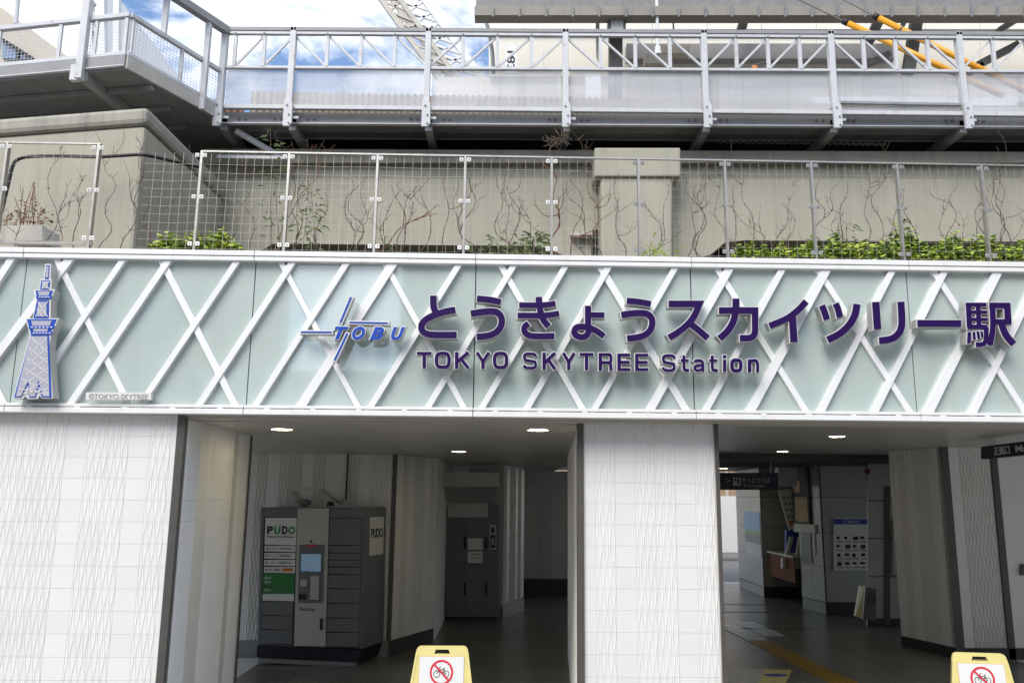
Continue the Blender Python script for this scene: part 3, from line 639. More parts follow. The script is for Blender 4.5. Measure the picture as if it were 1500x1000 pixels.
for k, (px, ln, h, rad, lab) in enumerate(((512, .9, .75, .007, 'reddish dead branch leaning right across the second and third fence bays'), (824, -.35, .78, .008, 'thick red brown upright dead stem beside the fifth fence post'), (826, .9, .62, .006, 'red brown dead stem forking right from the foot of the fifth post'), (390, .35, .9, .005, 'tall brown stalk near the second fence post'))):
    o = vine(P(px, 368, 6.02)[0], 6.02, h, 300+k, STEMR, rad, ln, 3.60, 5); o.name = 'dead_branch'; tag(o, lab, 'branch')
def leafy(name, x0, x1, zb, hfun, n, size, mats, y0=5.95, y1=6.22, seed=1, stems=True, wt=(5, 3, 2)):
    rnd = random.Random(seed); mb = MB()
    for i in range(n):
        x = rnd.uniform(x0, x1); h = hfun((x-x0)/(x1-x0)); t = rnd.random()**.7; z = zb+h*t*rnd.uniform(.75, 1.05); y = rnd.uniform(y0, y1)
        s = size*rnd.uniform(.6, 1.25); a = rnd.uniform(0, 6.28); tilt = rnd.uniform(.1, 1.1)
        u = Vector((math.cos(a), math.sin(a), rnd.uniform(-.3, .3))).normalized(); nrm = (Vector((0, -.35, 1))*math.cos(tilt)+Vector((rnd.uniform(-1, 1), rnd.uniform(-1, .3), 0))*math.sin(tilt)).normalized()
        v = nrm.cross(u).normalized(); c = Vector((x, y, z)); dn = nrm*s*.18
        mi = rnd.choices(range(len(mats)), wt[:len(mats)])[0]
        mb.add([c-u*s*.5, c-u*.12*s+v*s*.38-dn, c+u*s*.55, c-u*.12*s-v*s*.38-dn, c+u*.1*s], [(0, 4, 1), (1, 4, 2), (2, 4, 3), (3, 4, 0)], mi)
    return mb.build(name, mats)
def hX(px, y=6.1): return P(px, 365, y)[0]
def bumpy(h, s):
    r = random.Random(s); ph = [r.uniform(0, 6) for _ in range(3)]
    return lambda t: h*(.35+.65*max(0, min(1, 4*t, 4*(1-t))))*(.72+.18*math.sin(9*t+ph[0])+.14*math.sin(23*t+ph[1])+.1*math.sin(47*t+ph[2]))
tag(leafy('leafy_shrub', hX(226), hX(362), 3.665, bumpy(.2, 3), 1500, .05, LEAF, seed=3), 'low bright green leafy shrub at the first post of the long fence', 'shrub')
IV = [(1066, 1130, .16, 900), (1122, 1205, .19, 1250), (1196, 1268, .22, 1400), (1258, 1330, .2, 1100), (1298, 1350, .36, 900), (1338, 1420, .24, 1600), (1408, 1475, .25, 1400), (1462, 1560, .25, 1700)]
LB = ['left end of the lime green hedge row, low and thin', 'low lime green clump beside the post left of the 1190s gap', 'lime green clump in the middle of the hedge row', 'sparse lime green clump left of the tall tuft', 'tallest green tuft of the hedge row with an upright sprig', 'lime green clump right of the tallest tuft', 'dense lime green clump near the last fence post', 'lime green clump at the right edge of the hedge row']
LB[1] = 'second lime green clump from the left end of the hedge row'
for i, (a, b, h, n) in enumerate(IV):
    tag(leafy('leafy_shrub', hX(a), hX(b), 3.665, bumpy(h, 20+i), n, .05, LEAF, seed=40+i, wt=((4, 4, 2) if i != 4 else (2, 4, 3))), LB[i], 'shrub', 'lime green shrubs along the right of the planter')
def stalk(px, h, n, seed, label, m=WEED, w=.05, name='weed', spread=.06, drop=False):
    rnd = random.Random(seed); mb = MB(); x = hX(px, 6.0); y = 6.0; pts = [Vector((x, y, 3.62))]; lean = rnd.uniform(-.12, .12)
    for i in range(8): pts.append(pts[-1]+Vector((lean*h/8+rnd.uniform(-.006, .006), rnd.uniform(-.004, .004), h/8)))
    mb.tube(pts, [.0035*(1-.07*i) for i in range(9)], 5, mi=len(m))
    for i in range(n):
        t = rnd.uniform(.12, 1); p = pts[min(7, int(t*8))].lerp(pts[min(8, int(t*8)+1)], t*8 % 1); a = rnd.uniform(0, 6.28)
        d = Vector((math.cos(a), math.sin(a)*.6, rnd.uniform(-.5, .7))).normalized(); l = w*rnd.uniform(.6, 1.5); s = d.cross(Vector((0, 1, .3))).normalized()*l*.11
        q = p+d*l*rnd.uniform(.2, spread/w)
        mb.add([q, q+d*l*.5+s, q+d*l+Vector((0, 0, -l*.25)), q+d*l*.5-s], [(0, 1, 2, 3)], rnd.randrange(len(m)))
    o = mb.build(name, list(m)+[STEM]); tag(o, label, 'plant'); return o
for a in ((462, .55, 46, 1, 'upright green weed with narrow leaves in the second bay of the long fence', WEED, .06), (440, .35, 26, 2, 'short dull green weed right of the second fence post', WEED, .06), (398, 1.05, 56, 3, 'tall wispy green weed rising above the fence left of the second post', WEED, .05), (412, .8, 24, 31, 'thin wispy weed close to the second fence post', WEED, .05), (732, .17, 60, 4, 'small green weed in the fourth bay, nearest its middle', WEED, .05), (760, .16, 60, 5, 'small bushy weed left of the sprawling green weed', WEED, .05), (778, .22, 110, 6, 'sprawling green weed left of the fifth fence post', WEED, .06), (700, .12, 40, 7, 'tiny weed right of the fourth fence post', WEED, .045), (560, .1, 30, 8, 'tiny green weed at the foot of the third fence post', WEED, .045), (952, .14, 70, 9, 'small bright green weed right of the sixth fence post', LEAF[:2], .05), (985, .1, 40, 10, 'tiny bright weed at the right foot of the pilaster', LEAF[:2], .045), (1241, .36, 40, 11, 'thin sprig standing above the hedge row', WEED, .05)):
    stalk(*a)
# dry potted plant on the far left and its planter block
t = thing('dry_plant', 'russet dried plant in a pale block planter behind the left fence', 'plant', P(35, 352, 6.15))
pbox(8, 62, 330, 352, 6.12, .25).build('planter_block', POT, t)
x0, x1 = P(2, 340, 6.2)[0], P(66, 340, 6.2)[0]
leafy('leaves', x0, x1, P(30, 338, 6.2)[2], lambda s: .34*(1-abs(s-.55)), 260, .03, [DRYL, STEMR], 6.15, 6.35, 77).parent = None
o = bpy.data.objects['leaves']; o.parent = t; o.matrix_parent_inverse = Matrix.Translation(Vector(ORG[t])*-1)
mb = MB(); rnd = random.Random(5)
for i in range(9):
    p = Vector(P(20+i*4.5, 338, 6.22)); q = p+Vector((rnd.uniform(-.08, .1), 0, rnd.uniform(.15, .42))); mb.tube([p, (p+q)/2+Vector((rnd.uniform(-.03, .03), 0, 0)), q], .003, 4)
mb.build('stems', STEMR, t)
# dry tumble of twigs caught on a walkway bracket
mb = MB(); rnd = random.Random(9); c = Vector(P(818, 206, 9.35))
for i in range(46):
    p = c+Vector((rnd.gauss(0, .09)+.0, rnd.uniform(-.05, .05), rnd.gauss(0, .05))); q = p+Vector((rnd.uniform(-.09, .09), 0, rnd.uniform(-.06, .08))); mb.tube([p, q], .005, 4)
mb.tube([c, c+Vector((-.1, 0, -.1)), Vector(P(803, 232, 9.35))], .008, 5)
tag(mb.build('twig_tangle', STEM, kind='stuff'), 'tangle of dry twigs hanging at the foot of a walkway post', 'twigs')
# black cable across the pier
pts = [P(*q, 7.62) for q in ((2, 312), (12, 270), (20, 240), (34, 231), (60, 229), (100, 229), (142, 230), (180, 228), (209, 227))]+[P(240, 233, 7.75), P(270, 240, 7.9), P(298, 246, 8.0)]
tag(MB().tube(smooth_line(pts, 4), .017, 7).build('cable', CABLE, smooth=True), 'black cable strung across the concrete pier', 'cable')

# ------------------------------------------------------------------ viaduct: pier, wall, pilaster
vi = thing('viaduct_wall', 'long grey concrete viaduct wall with a darker top band behind the planter', 'wall', (1, 10, 3.4))
WD = 10.0
def wpoly(pts, D, th, name, m):
    fr = [P(a, b, D) for a, b in pts]
    return MB().prism(fr, [(p[0], D+th, p[2]) for p in fr]).build(name, m, vi)
wpoly([(300, 372), (374, 372), (400, 357), (770, 360), (800, 363), (828, 375), (1030, 376), (1042, 372), (1062, 355), (1090, 352), (1900, 356), (1900, 262), (1000, 262), (300, 262)], WD, .4, 'wall_panel', CONC)
wpoly([(300, 262.5), (1900, 262.5), (1900, 238), (300, 238)], WD+.05, .35, 'recess_band', CONCB)
wpoly([(300, 238.5), (1900, 238.5), (1900, 224), (300, 218)], WD-.04, .44, 'coping', CONCB)
wpoly([(300, 400), (1900, 400), (1900, 350), (300, 350)], WD+.28, .05, 'opening_shade', BLACK)  # black sheet gives the openings at the wall foot their shade as colour
wpoly([(880, 385), (985, 385), (985, 258), (880, 258)], WD-.35, .34, 'pilaster', CONC)
wpoly([(871, 258.5), (997, 258.5), (997, 216), (871, 216)], WD-.39, .38, 'pilaster_cap', CONC)
bv = bpy.data.objects['pilaster_cap'].modifiers.new('bevel', 'BEVEL'); bv.width = .02; bv.segments = 2
bv = bpy.data.objects['pilaster'].modifiers.new('bevel', 'BEVEL'); bv.width = .03; bv.segments = 2
wpoly([(836, 345), (868, 345), (868, 340), (836, 340)], WD-.12, .1, 'ledge_block', POT)
wpoly([(868, 378), (881, 378), (881, 334), (868, 338)], WD-.03, .02, 'drain_recess', BLACK)
pi = thing('concrete_pier', 'massive grey concrete pier with a weathered cap under the left walkway', 'pier', (-3.8, 7.8, 3.4))
zt, zc = 5.70, 5.52
a, b, c = (-5.9, 8.25), (-3.62, 7.8), (-3.55, 10.0)
def pr3(pts, z0, z1, name, m, zl=None, bevel=0):
    top = [(x, y, z1) for x, y in pts]
    return MB().prism([(x, y, z0) for x, y in pts], top).build(name, m, pi, bevel=bevel)
pr3([(a[0], a[1]), b, c, (a[0], 10.0)], zc, zt, 'pier_cap', CAPM, bevel=.05)
pr3([(a[0], a[1]+.05), (b[0]-.03, b[1]+.05), (c[0]-.03, c[1]), (a[0], 10.0)], 3.45, zc-.002, 'pier_shaft', CONC, bevel=.04)
struct(B(-30, 30, 10.55, 19, 5.6, 6.38).build('viaduct_deck', BLACK))  # coloured black for the shade under the deck
struct(B(-30, 30, 11.4, 19, 6.38, 6.6).build('track_bed', ROOFG))
struct(B(-30, 30, 10.45, 10.95, 3.4, 6.3).build('viaduct_core', BLACK))  # black colour carries the shade in the gap above the wall

# ------------------------------------------------------------------ steel walkway on the viaduct
wk = thing('steel_walkway', 'pale grey steel walkway with truss railing and clear panels along the viaduct top', 'walkway', (1, 9.5, 6.3))
D1 = 9.5
ZT0, ZT1, ZM0, ZM1, ZB0, ZB1 = 7.495, 7.585, 7.035, 7.075, 6.505, 6.56
XL, XR = -3.55, 7.6
PXS = [(331, 44.5, 321.5, 177), (431, 47, 423, 189), (628, 51, 624.5, 194.5), (829.5, 51, 828, 197), (1032, 52, 1034, 196), (1217.5, 51, 1223, 196), (1406.5, 52.7, 1412.8, 197), (1602, 55, 1612, 200)]
PX_ = [P(p[0], p[1]+70, D1)[0] for p in PXS]
PX_ = [P((p[0]+p[2])/2, (p[1]+p[3])/2, D1)[0] for p in PXS]
def zlev(x): return (x+3.5)*.0155           # the walkway climbs slightly to the right
for i, (a, b) in enumerate(zip(PX_[:-1], PX_[1:])):
    za, zb = zlev(a), zlev(b)
    MB().bar((a, D1, ZT0+.06+za), (b, D1, ZT0+.06+zb), .1, .05).build('top_rail', STEELG, wk, bevel=.004)
    MB().bar((a, D1-.015, ZT0+.013+za), (b, D1-.015, ZT0+.013+zb), .05, .036).build('top_chord', STEELW, wk)
    MB().bar((a, D1, ZM0+.02+za), (b, D1, ZM0+.02+zb), .05, .036).build('mid_rail', STEELW, wk, bevel=.004)
    MB().bar((a, D1, ZB0+.028+za*.6), (b, D1, ZB0+.028+zb*.6), .06, .05).build('bottom_rail', STEELW, wk, bevel=.004)
    MB().hexa([(a+.05, D1+.02, ZB0+.04+za*.6), (b-.05, D1+.02, ZB0+.04+zb*.6), (b-.05, D1+.02, ZM0+zb), (a+.05, D1+.02, ZM0+za), (a+.05, D1+.026, ZB0+.04+za*.6), (b-.05, D1+.026, ZB0+.04+zb*.6), (b-.05, D1+.026, ZM0+zb), (a+.05, D1+.026, ZM0+za)]).build('clear_panel', POLY, wk)
    n = 2 if i == 0 else (4 if i > 0 else 3)
    n = [2, 4, 4, 4, 4, 4, 4][i]
    for k in range(n):
        xa = a+(b-a)*k/n; xb = a+(b-a)*(k+1)/n; z1a, z1b = zlev(xa), zlev(xb)
        if i == 0: xa = a+(b-a)*(.15+.425*k) if k else a+.13; xb = a+(b-a)*(.57+.43*k)
        if k or i == 0: MB().bar((xa, D1-.01, ZM0+.03+z1a), (xa, D1-.01, ZT0+z1a), .042, .04, (0, 1, 0)).build('truss_upright', STEELW, wk)
        if k or i == 0: MB().disc((xa, D1-.046, ZT0-.002+z1a), .014, D1-.03, 8).build('bolt', STEELD, wk)
        s0, s1 = (ZM1+.01, ZT0-.01) if i in (0, 2, 4, 6) else (ZT0-.01, ZM1+.01)
        MB().bar((xa+.012, D1+.004, s0+z1a), (xb-.012, D1+.004, s1+z1b), .026, .024, (0, 1, 0)).build('truss_diagonal', STEELW, wk)
for i, x in enumerate(PX_):
    z = zlev(x)
    MB().hexa([(x-.04, D1-.05, 6.55+z), (x+.032, D1-.05, 6.55+z), (x+.032, D1-.05, ZT1+z), (x-.04, D1-.05, ZT1+z), (x-.04, D1+.04, 6.55+z), (x+.032, D1+.04, 6.55+z), (x+.032, D1+.04, ZT1+z), (x-.04, D1+.04, ZT1+z)]).build('post', STEELW, wk, bevel=.004)
    pf = MB().prism([(x-.05, D1-.085, 6.60+z), (x+.025, D1-.085, 6.60+z), (x+.05, D1-.085, 6.55+z), (x+.055, D1-.085, 6.30+z), (x+.025, D1-.085, 6.255+z), (x-.05, D1-.085, 6.255+z)], [(x-.05, D1-.045, 6.60+z), (x+.025, D1-.045, 6.60+z), (x+.05, D1-.045, 6.55+z), (x+.055, D1-.045, 6.30+z), (x+.025, D1-.045, 6.255+z), (x-.05, D1-.045, 6.255+z)]).build('post_foot', STEELW, wk)
    for dz, dx in ((6.52, -.01), (6.40, .02), (6.29, .02)): MB().disc((x+dx, D1-.098, dz+z), .011, D1-.086, 8).build('bolt', STEELD, wk)
    MB().bar((x+.03, D1-.02, 6.39+z), (x+.12, D1-.02, 6.39+z), .02, .03).build('stub', STEELW, wk)
    MB().bar((x+.02, D1+.1, 6.36+z), (x+.02, D1+.98, 6.36+z), .085, .16).build('bracket', STEELG, wk)
    for dx in (-.2, -.12, .2, .28): MB().disc((x+dx, D1+.075, 6.43+z), .016, D1+.094, 8).build('bolt', STEELD, wk)
wa, wb = PX_[0], XR
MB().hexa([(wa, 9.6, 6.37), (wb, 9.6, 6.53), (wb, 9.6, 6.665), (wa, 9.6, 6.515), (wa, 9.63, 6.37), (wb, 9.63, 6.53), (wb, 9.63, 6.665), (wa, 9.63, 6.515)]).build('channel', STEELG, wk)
MB().hexa([(wa, 9.57, 6.355), (wb, 9.57, 6.515), (wb, 9.57, 6.53), (wa, 9.57, 6.37), (wa, 9.63, 6.355), (wb, 9.63, 6.515), (wb, 9.63, 6.53), (wa, 9.63, 6.37)]).build('channel_lip', STEELW, wk)
for k in range(2):                          # soffit plates with raised seams
    y0 = 9.64+k*.23
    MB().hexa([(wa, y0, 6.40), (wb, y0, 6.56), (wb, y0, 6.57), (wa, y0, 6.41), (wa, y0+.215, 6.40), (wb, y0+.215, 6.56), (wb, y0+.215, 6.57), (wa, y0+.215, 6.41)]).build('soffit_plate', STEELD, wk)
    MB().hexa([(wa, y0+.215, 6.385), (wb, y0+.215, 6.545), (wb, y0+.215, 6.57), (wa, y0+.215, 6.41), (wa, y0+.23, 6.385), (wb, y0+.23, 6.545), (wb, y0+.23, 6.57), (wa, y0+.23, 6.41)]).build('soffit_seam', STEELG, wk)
B(PX_[5]+.05, PX_[6]-.05, D1-.03, D1+.01, 6.725, 6.755).build('extra_rail', STEELG, wk)
MB().hexa([(wa, 9.64, 6.42), (wb, 9.64, 6.58), (wb, 9.64, 6.62), (wa, 9.64, 6.46), (wa, 10.9, 6.42), (wb, 10.9, 6.58), (wb, 10.9, 6.62), (wa, 10.9, 6.46)]).build('deck_plate', BLACK, wk)  # black underside paints the dark shadow band between soffit and coping
# rusty and tan corrugated sheets behind the panels
def corrug(name, x0, x1, y, z0, z1, m, lab, pitch=.085):
    mb = MB(); n = int((x1-x0)/pitch)*6; am = .022
    for i in range(n+1):
        x = x0+(x1-x0)*i/n; yy = y+am*math.sin(2*math.pi*i/6); mb.v += [(x, yy, z0), (x, yy, z1+.02*math.sin(2*math.pi*i/6+1)), (x, yy+.004, z0), (x, yy+.004, z1+.02*math.sin(2*math.pi*i/6+1))]
    for i in range(n):
        k = i*4; mb.f += [(k, k+4, k+5, k+1), (k+2, k+3, k+7, k+6), (k+1, k+5, k+7, k+3)]; mb.m += [0]*3
    tag(mb.build(name, m), lab, 'sheet')
corrug('corrugated_sheet', -3.4, 5.0, 10.2, 6.5, 7.1, CORR, 'low tan corrugated sheet behind the clear railing panels')
corrug('corrugated_sheet', -5.2, -3.55, 10.4, 6.55, 7.0, RUST, 'low rusty corrugated sheet behind the angled mesh railing')

# left, nearer arm of the walkway with mesh railing
wl = thing('steel_walkway', 'nearer angled arm of the steel walkway with square mesh railing at the left', 'walkway', (-4.2, 8.4, 6.5))
A0, A1, A2 = (-6.3, 8.75), (-4.13, 8.3), (-3.55, 9.5)
AZM, AZB = 7.0, 6.53
def seg(name, p, q, z0, z1, w, m, y=0):
    h = z1-z0; return MB().bar((p[0], p[1]+y, (z0+z1)/2), (q[0], q[1]+y, (z0+z1)/2), w, h).build(name, m, wl, bevel=.004)
for p, q in ((A0, A1), (A1, A2)):
    seg('mid_rail', p, q, AZM-.03, AZM+.02, .06, STEELW); seg('bottom_rail', p, q, AZB-.01, AZB+.035, .05, STEELW)
    d = Vector((q[0]-p[0], q[1]-p[1], 0)); ln = d.length; mb = MB(); n = int(ln/.045)
    for i in range(n):
        x, y = p[0]+d.x*i/n, p[1]+d.y*i/n; mb.tube([(x, y, AZB), (x, y, AZM-.02)], .002, 4, caps=False)
    for k in range(1, 10): z = AZB+.03+(AZM-AZB-.06)*k/10; mb.tube([(p[0], p[1], z), (q[0], q[1], z)], .002, 4, caps=False)
    mb.build('mesh_panel', STEELW, wl, kind='stuff')
seg('fascia_channel', A0, A1, 6.40, AZB-.012, .05, STEELG); seg('channel_lip', A0, A1, 6.385, 6.40, .08, STEELW)
seg('fascia_channel', A1, A2, 6.37, AZB-.012, .05, POT)
pts = [A0, A1, A2, (-3.55, 10.9), (-6.3, 10.9)]
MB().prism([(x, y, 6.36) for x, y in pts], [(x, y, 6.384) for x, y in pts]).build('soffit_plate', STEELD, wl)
for k in range(3): seg('soffit_seam', (A0[0], A0[1]+.35+k*.5), (A1[0]+.15, A1[1]+.35+k*.5), 6.30, 6.355, .06, STEELD)
def lerp2(p, q, t): return (p[0]+(q[0]-p[0])*t, p[1]+(q[1]-p[1])*t)
for p, t_, z0, z1, w in ((A0, .27, AZB, AZM, .035), (A0, .62, AZB, AZM, .035), (A0, .82, AZB, AZM, .03), (A0, .985, AZB-.02, AZM+.02, .035)):
    c = lerp2(A0, A1, t_); MB().bar((*c, z0), (*c, z1), w, w).build('railing_upright', STEELW, wl)
for t_ in (.03, .54): c = lerp2(A1, A2, t_); MB().bar((*c, AZB), (*c, AZM), .035, .035).build('railing_upright', STEELW, wl)
c = lerp2(A0, A1, .755); MB().bar((c[0]+.03, c[1]-.06, 6.26), (c[0]+.03, c[1]-.06, 7.9), .075, .08).build('post', STEELW, wl, bevel=.004)
MB().bar((c[0]-.02, c[1]-.06, 6.24), (c[0]-.02, c[1]-.06, 6.42), .08, .06).build('post_foot', STEELW, wl)
MB().bar((c[0]+.05, c[1]-.02, 6.33), (c[0]+.25, c[1]+1.6, 6.33), .09, .13).build('bracket', STEELG, wl)
c = lerp2(A1, A2, .80); MB().bar((c[0]+.02, c[1]-.03, 6.36), (c[0]+.02, c[1]-.03, 7.55), .06, .07).build('post', STEELW, wl)
c = lerp2(A1, A2, .33); MB().bar((c[0], c[1], AZM), (c[0], c[1], 7.56), .06, .05).build('post', STEELW, wl)
MB().bar((A1[0]-.1, A1[1]-.2, 7.53), (A2[0]+.05, A2[1], 7.53), .09, .09).build('top_rail', STEELG, wl)
B(-3.62, -2.75, 9.75, 9.95, 5.98, 6.02).build('shelf_plate', STEELW, wl)
MB().bar((-3.4, 9.7, 6.32), (-2.72, 10.1, 6.03), .05, .06).build('diagonal_brace', STEELW, wl)

# ------------------------------------------------------------------ station platform beyond the walkway
pf = thing('platform_roof', 'long platform roof edge with cream back panels above the right of the walkway', 'roof', (4, 13, 8))
DR = 13.0
def pb(name, x0, x1, y0, y1, D, t, m, parent=pf, bevel=0): return pbox(x0, x1, y0, y1, D, t).build(name, m, parent, bevel=bevel)
pb('eave_beam', 697, 1900, -30, 9, DR, .3, STEELD); pb('gutter', 695, 1900, 9, 22.5, DR-.06, .25, GUTT)
for x in list(range(722, 1900, 39)): pb('gutter_bracket', x-1.4, x+1.4, 9, 24.5, DR-.1, .035, STEELD)
for i in range(12): pb('back_panel', 716+i*80, 716+i*80+79.3, 22, 112, DR+1.5, .05, CREAM)
for i in range(12): pb('lower_panel', 640+i*90, 640+i*90+89.2, 113, 175, DR+1.6, .05, CREAM)
pb('panel_rail', 716, 1900, 43, 50, DR+1.44, .05, ROOFG)
pb('girder', 918, 1312, 64, 86, DR+1.2, .2, STEELG)
pb('girder', 1180, 1900, 140, 150, DR+1.2, .2, CREAM)
MB().tube([P(708, 20, DR+.8), P(716, 45, DR+.8), P(721, 75, DR+.8), P(723, 108, DR+.8)], .035, 8).build('edge_pole', STEELG, pf)
pb('column', 893, 912, -20, 160, DR+.6, .2, ROOFG); pb('column', 858, 880, 108, 160, DR+.4, .1, LATW)
MB().tube([P(875, 17, DR+.5), P(876, 84, DR+.5), P(880, 92, DR+.5)], .035, 8).build('drain_pipe', BEIGE, pf)
for (a, b, w) in (((1100, -6), (1084, 50), .16), ((1305, -6), (1272, 62), .17), ((1348, -6), (1330, 108), .2), ((1500, 22), (1462, 46), .1), ((1490, 66), (1432, 96), .12), ((1438, 96), (1400, 120), .1), ((1302, 80), (1250, 104), .1), ((1326, 30), (1308, 62), .07)):
    MB().bar(P(*a, DR+.7), P(*b, DR+.7), w, .14, (0, 1, 0)).build('brace', ROOFG, pf)
pb('sill_plate', 1190, 1490, 142, 155, DR+.9, .05, WHT)
t = thing('floodlight', 'square floodlight hanging under the platform roof beside the dark column', 'light', P(903, 38, DR))
pbox(891, 917, 27, 48, DR+.1, .18).build('housing', ROOFG, t, bevel=.01); pbox(895, 913, 30, 43, DR+.094, .005).build('lens', LOCKW, t)
MB().bar(P(917, 33, DR+.15), P(928, 26, DR+.15), .02, .02).build('arm', STEELD, t)
t = thing('pole_lamp', 'thin white rod with a round plate hanging in front of the cream panels', 'rod', P(963, 70, DR))
MB().tube([P(962, -6, DR), P(963.5, 70, DR)], .028, 8).build('rod', LATW, t); MB().tube([P(963.5, 69, DR), P(964, 80, DR)], [.05, .06], 10).build('end_plate', LATW, t)
t = thing('hanging_bell', 'small brown hanging box on a thin rod under the platform roof', 'fixture', P(985, 15, DR))
MB().tube([P(985, 14, DR+.2), P(987, 48, DR+.2)], .015, 6).build('rod', STEELD, t); MB().tube([P(985, 6, DR+.2), P(985, 20, DR+.2)], [.07, .05], 10).build('cap', BEIGE, t)
t = thing('speaker_box', 'cream fixture boxes mounted on the platform girder', 'fixture', P(970, 80, DR))
pbox(968, 1011, 66, 78, DR+.9, .2).build('box', BEIGE, t); pbox(945, 980, 80, 93, DR+.8, .2).build('box', BEIGE, t)
t = thing('number_plate', 'white plate with black number turned sideways behind the railing', 'sign', P(748, 85, 12.6))
q = [P(740, 108, 12.6), P(757, 108, 12.6), P(757, 70, 12.6), P(748.5, 63, 12.6), P(740, 70, 12.6)]
MB().prism(q, [(p[0], p[1]+.02, p[2]) for p in q]).build('plate', PAPER, t)
mb = MB(); a, b, c = P(743, 75, 12.6), P(743, 104, 12.6), P(754.5, 75, 12.6)
text_on(mb, '183', (c[0], 12.6, c[2]), (0, 0, -1), (-1, 0, 0), (0, -1, 0), a[2]-b[2], c[0]-a[0], .004, off=.02)
for i in range(len(mb.v)): pass
mb.build('number', INK, t)
# two yellow sleeves on guy wires
for k, (p0, p1, w0, lab) in enumerate((((1235, 31), (1470, 141), (1166, -2), 'lower left yellow guy wire sleeve with a black tip'), ((1280, 23), (1512, 139), (1232, -2), 'upper right yellow guy wire sleeve with a black tip'))):
    t = thing('guy_sleeve', lab, 'sleeve', P(*p1, 11.5), 'yellow sleeves on guy wires')
    a, b, w = Vector(P(*p0, 12.0)), Vector(P(*p1, 11.2)), Vector(P(*w0, 12.3)); d = (b-a).normalized(); e = a.lerp(b, .18)
    MB().tube([a+d*.08, b], .047, 12).build('sleeve', YEL, t, smooth=True); MB().tube([a, a+d*.09], .052, 12).build('tip', RUBBER, t, smooth=True)
    MB().tube([e, e+d*.03], .051, 12).build('band', ROOFG, t); MB().tube([w, a], .012, 6).build('wire', ROOFG, t)
tag(MB().tube([P(1040, 104, 12.5), P(1100, 97, 12.5), P(1140, 86, 12.5)], .01, 5).build('overhead_wire', ROOFG), 'thin sagging wire in front of the cream platform panels', 'wire')
t = thing('wire_clip', 'small orange clip on the thin wire behind the railing', 'clip', P(1106, 98, 12.4)); pbox(1102, 1109, 96, 103, 12.4, .05).build('clip', ORANGE, t)
# lattice girder leaning across the gap
lt = thing('lattice_girder', 'leaning tan and white steel lattice girder against the sky', 'girder', P(690, 150, 15))
DL_ = 15.0
def lp(s, t, dep): x = 548+s*61+t*150; return Vector(P(x, -14+t*205, DL_+dep))
for s, dep, m, r in ((0, 0, LATT, .06), (1, 0, LATW, .05), (.45, 0, LATT, .055), (.25, .7, LATT, .045), (1.1, .7, LATW, .04)):
    MB().bar(lp(s, 0, dep), lp(s, 1, dep), r*1.6, r*1.6, (0, 1, 0)).build('chord', m, lt)
NL = 13
for i in range(NL):
    t0, t1 = i/NL, (i+1)/NL
    MB().bar(lp(.45, t0, 0), lp(1, t1, 0), .045, .045, (0, 1, 0)).build('lacing', LATW, lt); MB().bar(lp(1, t0, 0), lp(.45, t1, 0), .045, .045, (0, 1, 0)).build('lacing', LATW, lt)
    MB().bar(lp(0, t0, 0), lp(.45, t1, 0), .04, .04, (0, 1, 0)).build('lacing', LATT, lt)
    if i % 2: MB().bar(lp(.45, t0, 0), lp(0, t1, 0), .04, .04, (0, 1, 0)).build('lacing', LATT, lt)
    MB().bar(lp(.25, t0, .7), lp(1.1, t1, .7), .035, .035, (0, 1, 0)).build('lacing', STEELG, lt)
for i in (0, 2, 3, 6): q = [lp(.03, (i+.1)/NL, .01), lp(.42, (i+.1)/NL, .01), lp(.42, (i+.95)/NL, .01), lp(.03, (i+.95)/NL, .01)]; MB().hexa(q+[p+Vector((0, .02, 0)) for p in q]).build('gusset_plate', LATT, lt)
# white latticed mast and pale building on the far left
ml = thing('lattice_mast', 'white lattice mast standing behind the left walkway post', 'mast', P(148, 100, 12))
for x in (132, 150): MB().bar(P(x, -10, 12), P(x+1, 100, 12), .1, .1, (0, 1, 0)).build('leg', LATW, ml)
for i in range(5): MB().bar(P(132, -8+i*22, 12), P(150, 14+i*22, 12), .05, .05, (0, 1, 0)).build('lacing', LATW, ml); MB().bar(P(150, -8+i*22, 12.02), P(132, 14+i*22, 12.02), .05, .05, (0, 1, 0)).build('lacing', LATW, ml)
MB().bar(P(172, -10, 12), P(171, 95, 12), .09, .09, (0, 1, 0)).build('pole', LATW, ml)
nb_ = thing('building', 'pale white building with a sloping beige roof edge behind the left walkway', 'building', P(60, 90, 24))
q = [P(-200, 160, 24), P(150, 160, 24), P(152, -30, 24), P(-200, -30, 24)]
MB().hexa(q+[(p[0], 30, p[2]) for p in q]).build('wall', WHT, nb_)
q = [P(-200, 130, 23.6), P(100, 130, 23.6), P(100, 84, 23.6), P(0, 10, 23.6), P(-200, -140, 23.6)]
MB().prism(q, [(p[0], 23.95, p[2]) for p in q]).build('gable', BEIGE, nb_)
q = [P(3, 86, 23.5), P(46, 86, 23.5), P(4, 60, 23.5)]
w_ = MB().prism(q, [(p[0], 23.58, p[2]) for p in q]).build('window', WINB, nb_)
MB().bar(P(3, 58, 23.45), P(48, 86, 23.45), .08, .12, (0, 1, 0)).build('window_frame', BLACK, w_); MB().bar(P(26, 71, 23.45), P(26, 87, 23.45), .06, .08, (0, 1, 0)).build('window_frame', BLACK, w_)
MB().tube([P(27, -8, 11), P(23, 36, 11)], .03, 8).build('vent_pole', STEELW); tag(bpy.data.objects['vent_pole'], 'thin white pole above the left mesh railing', 'pole')

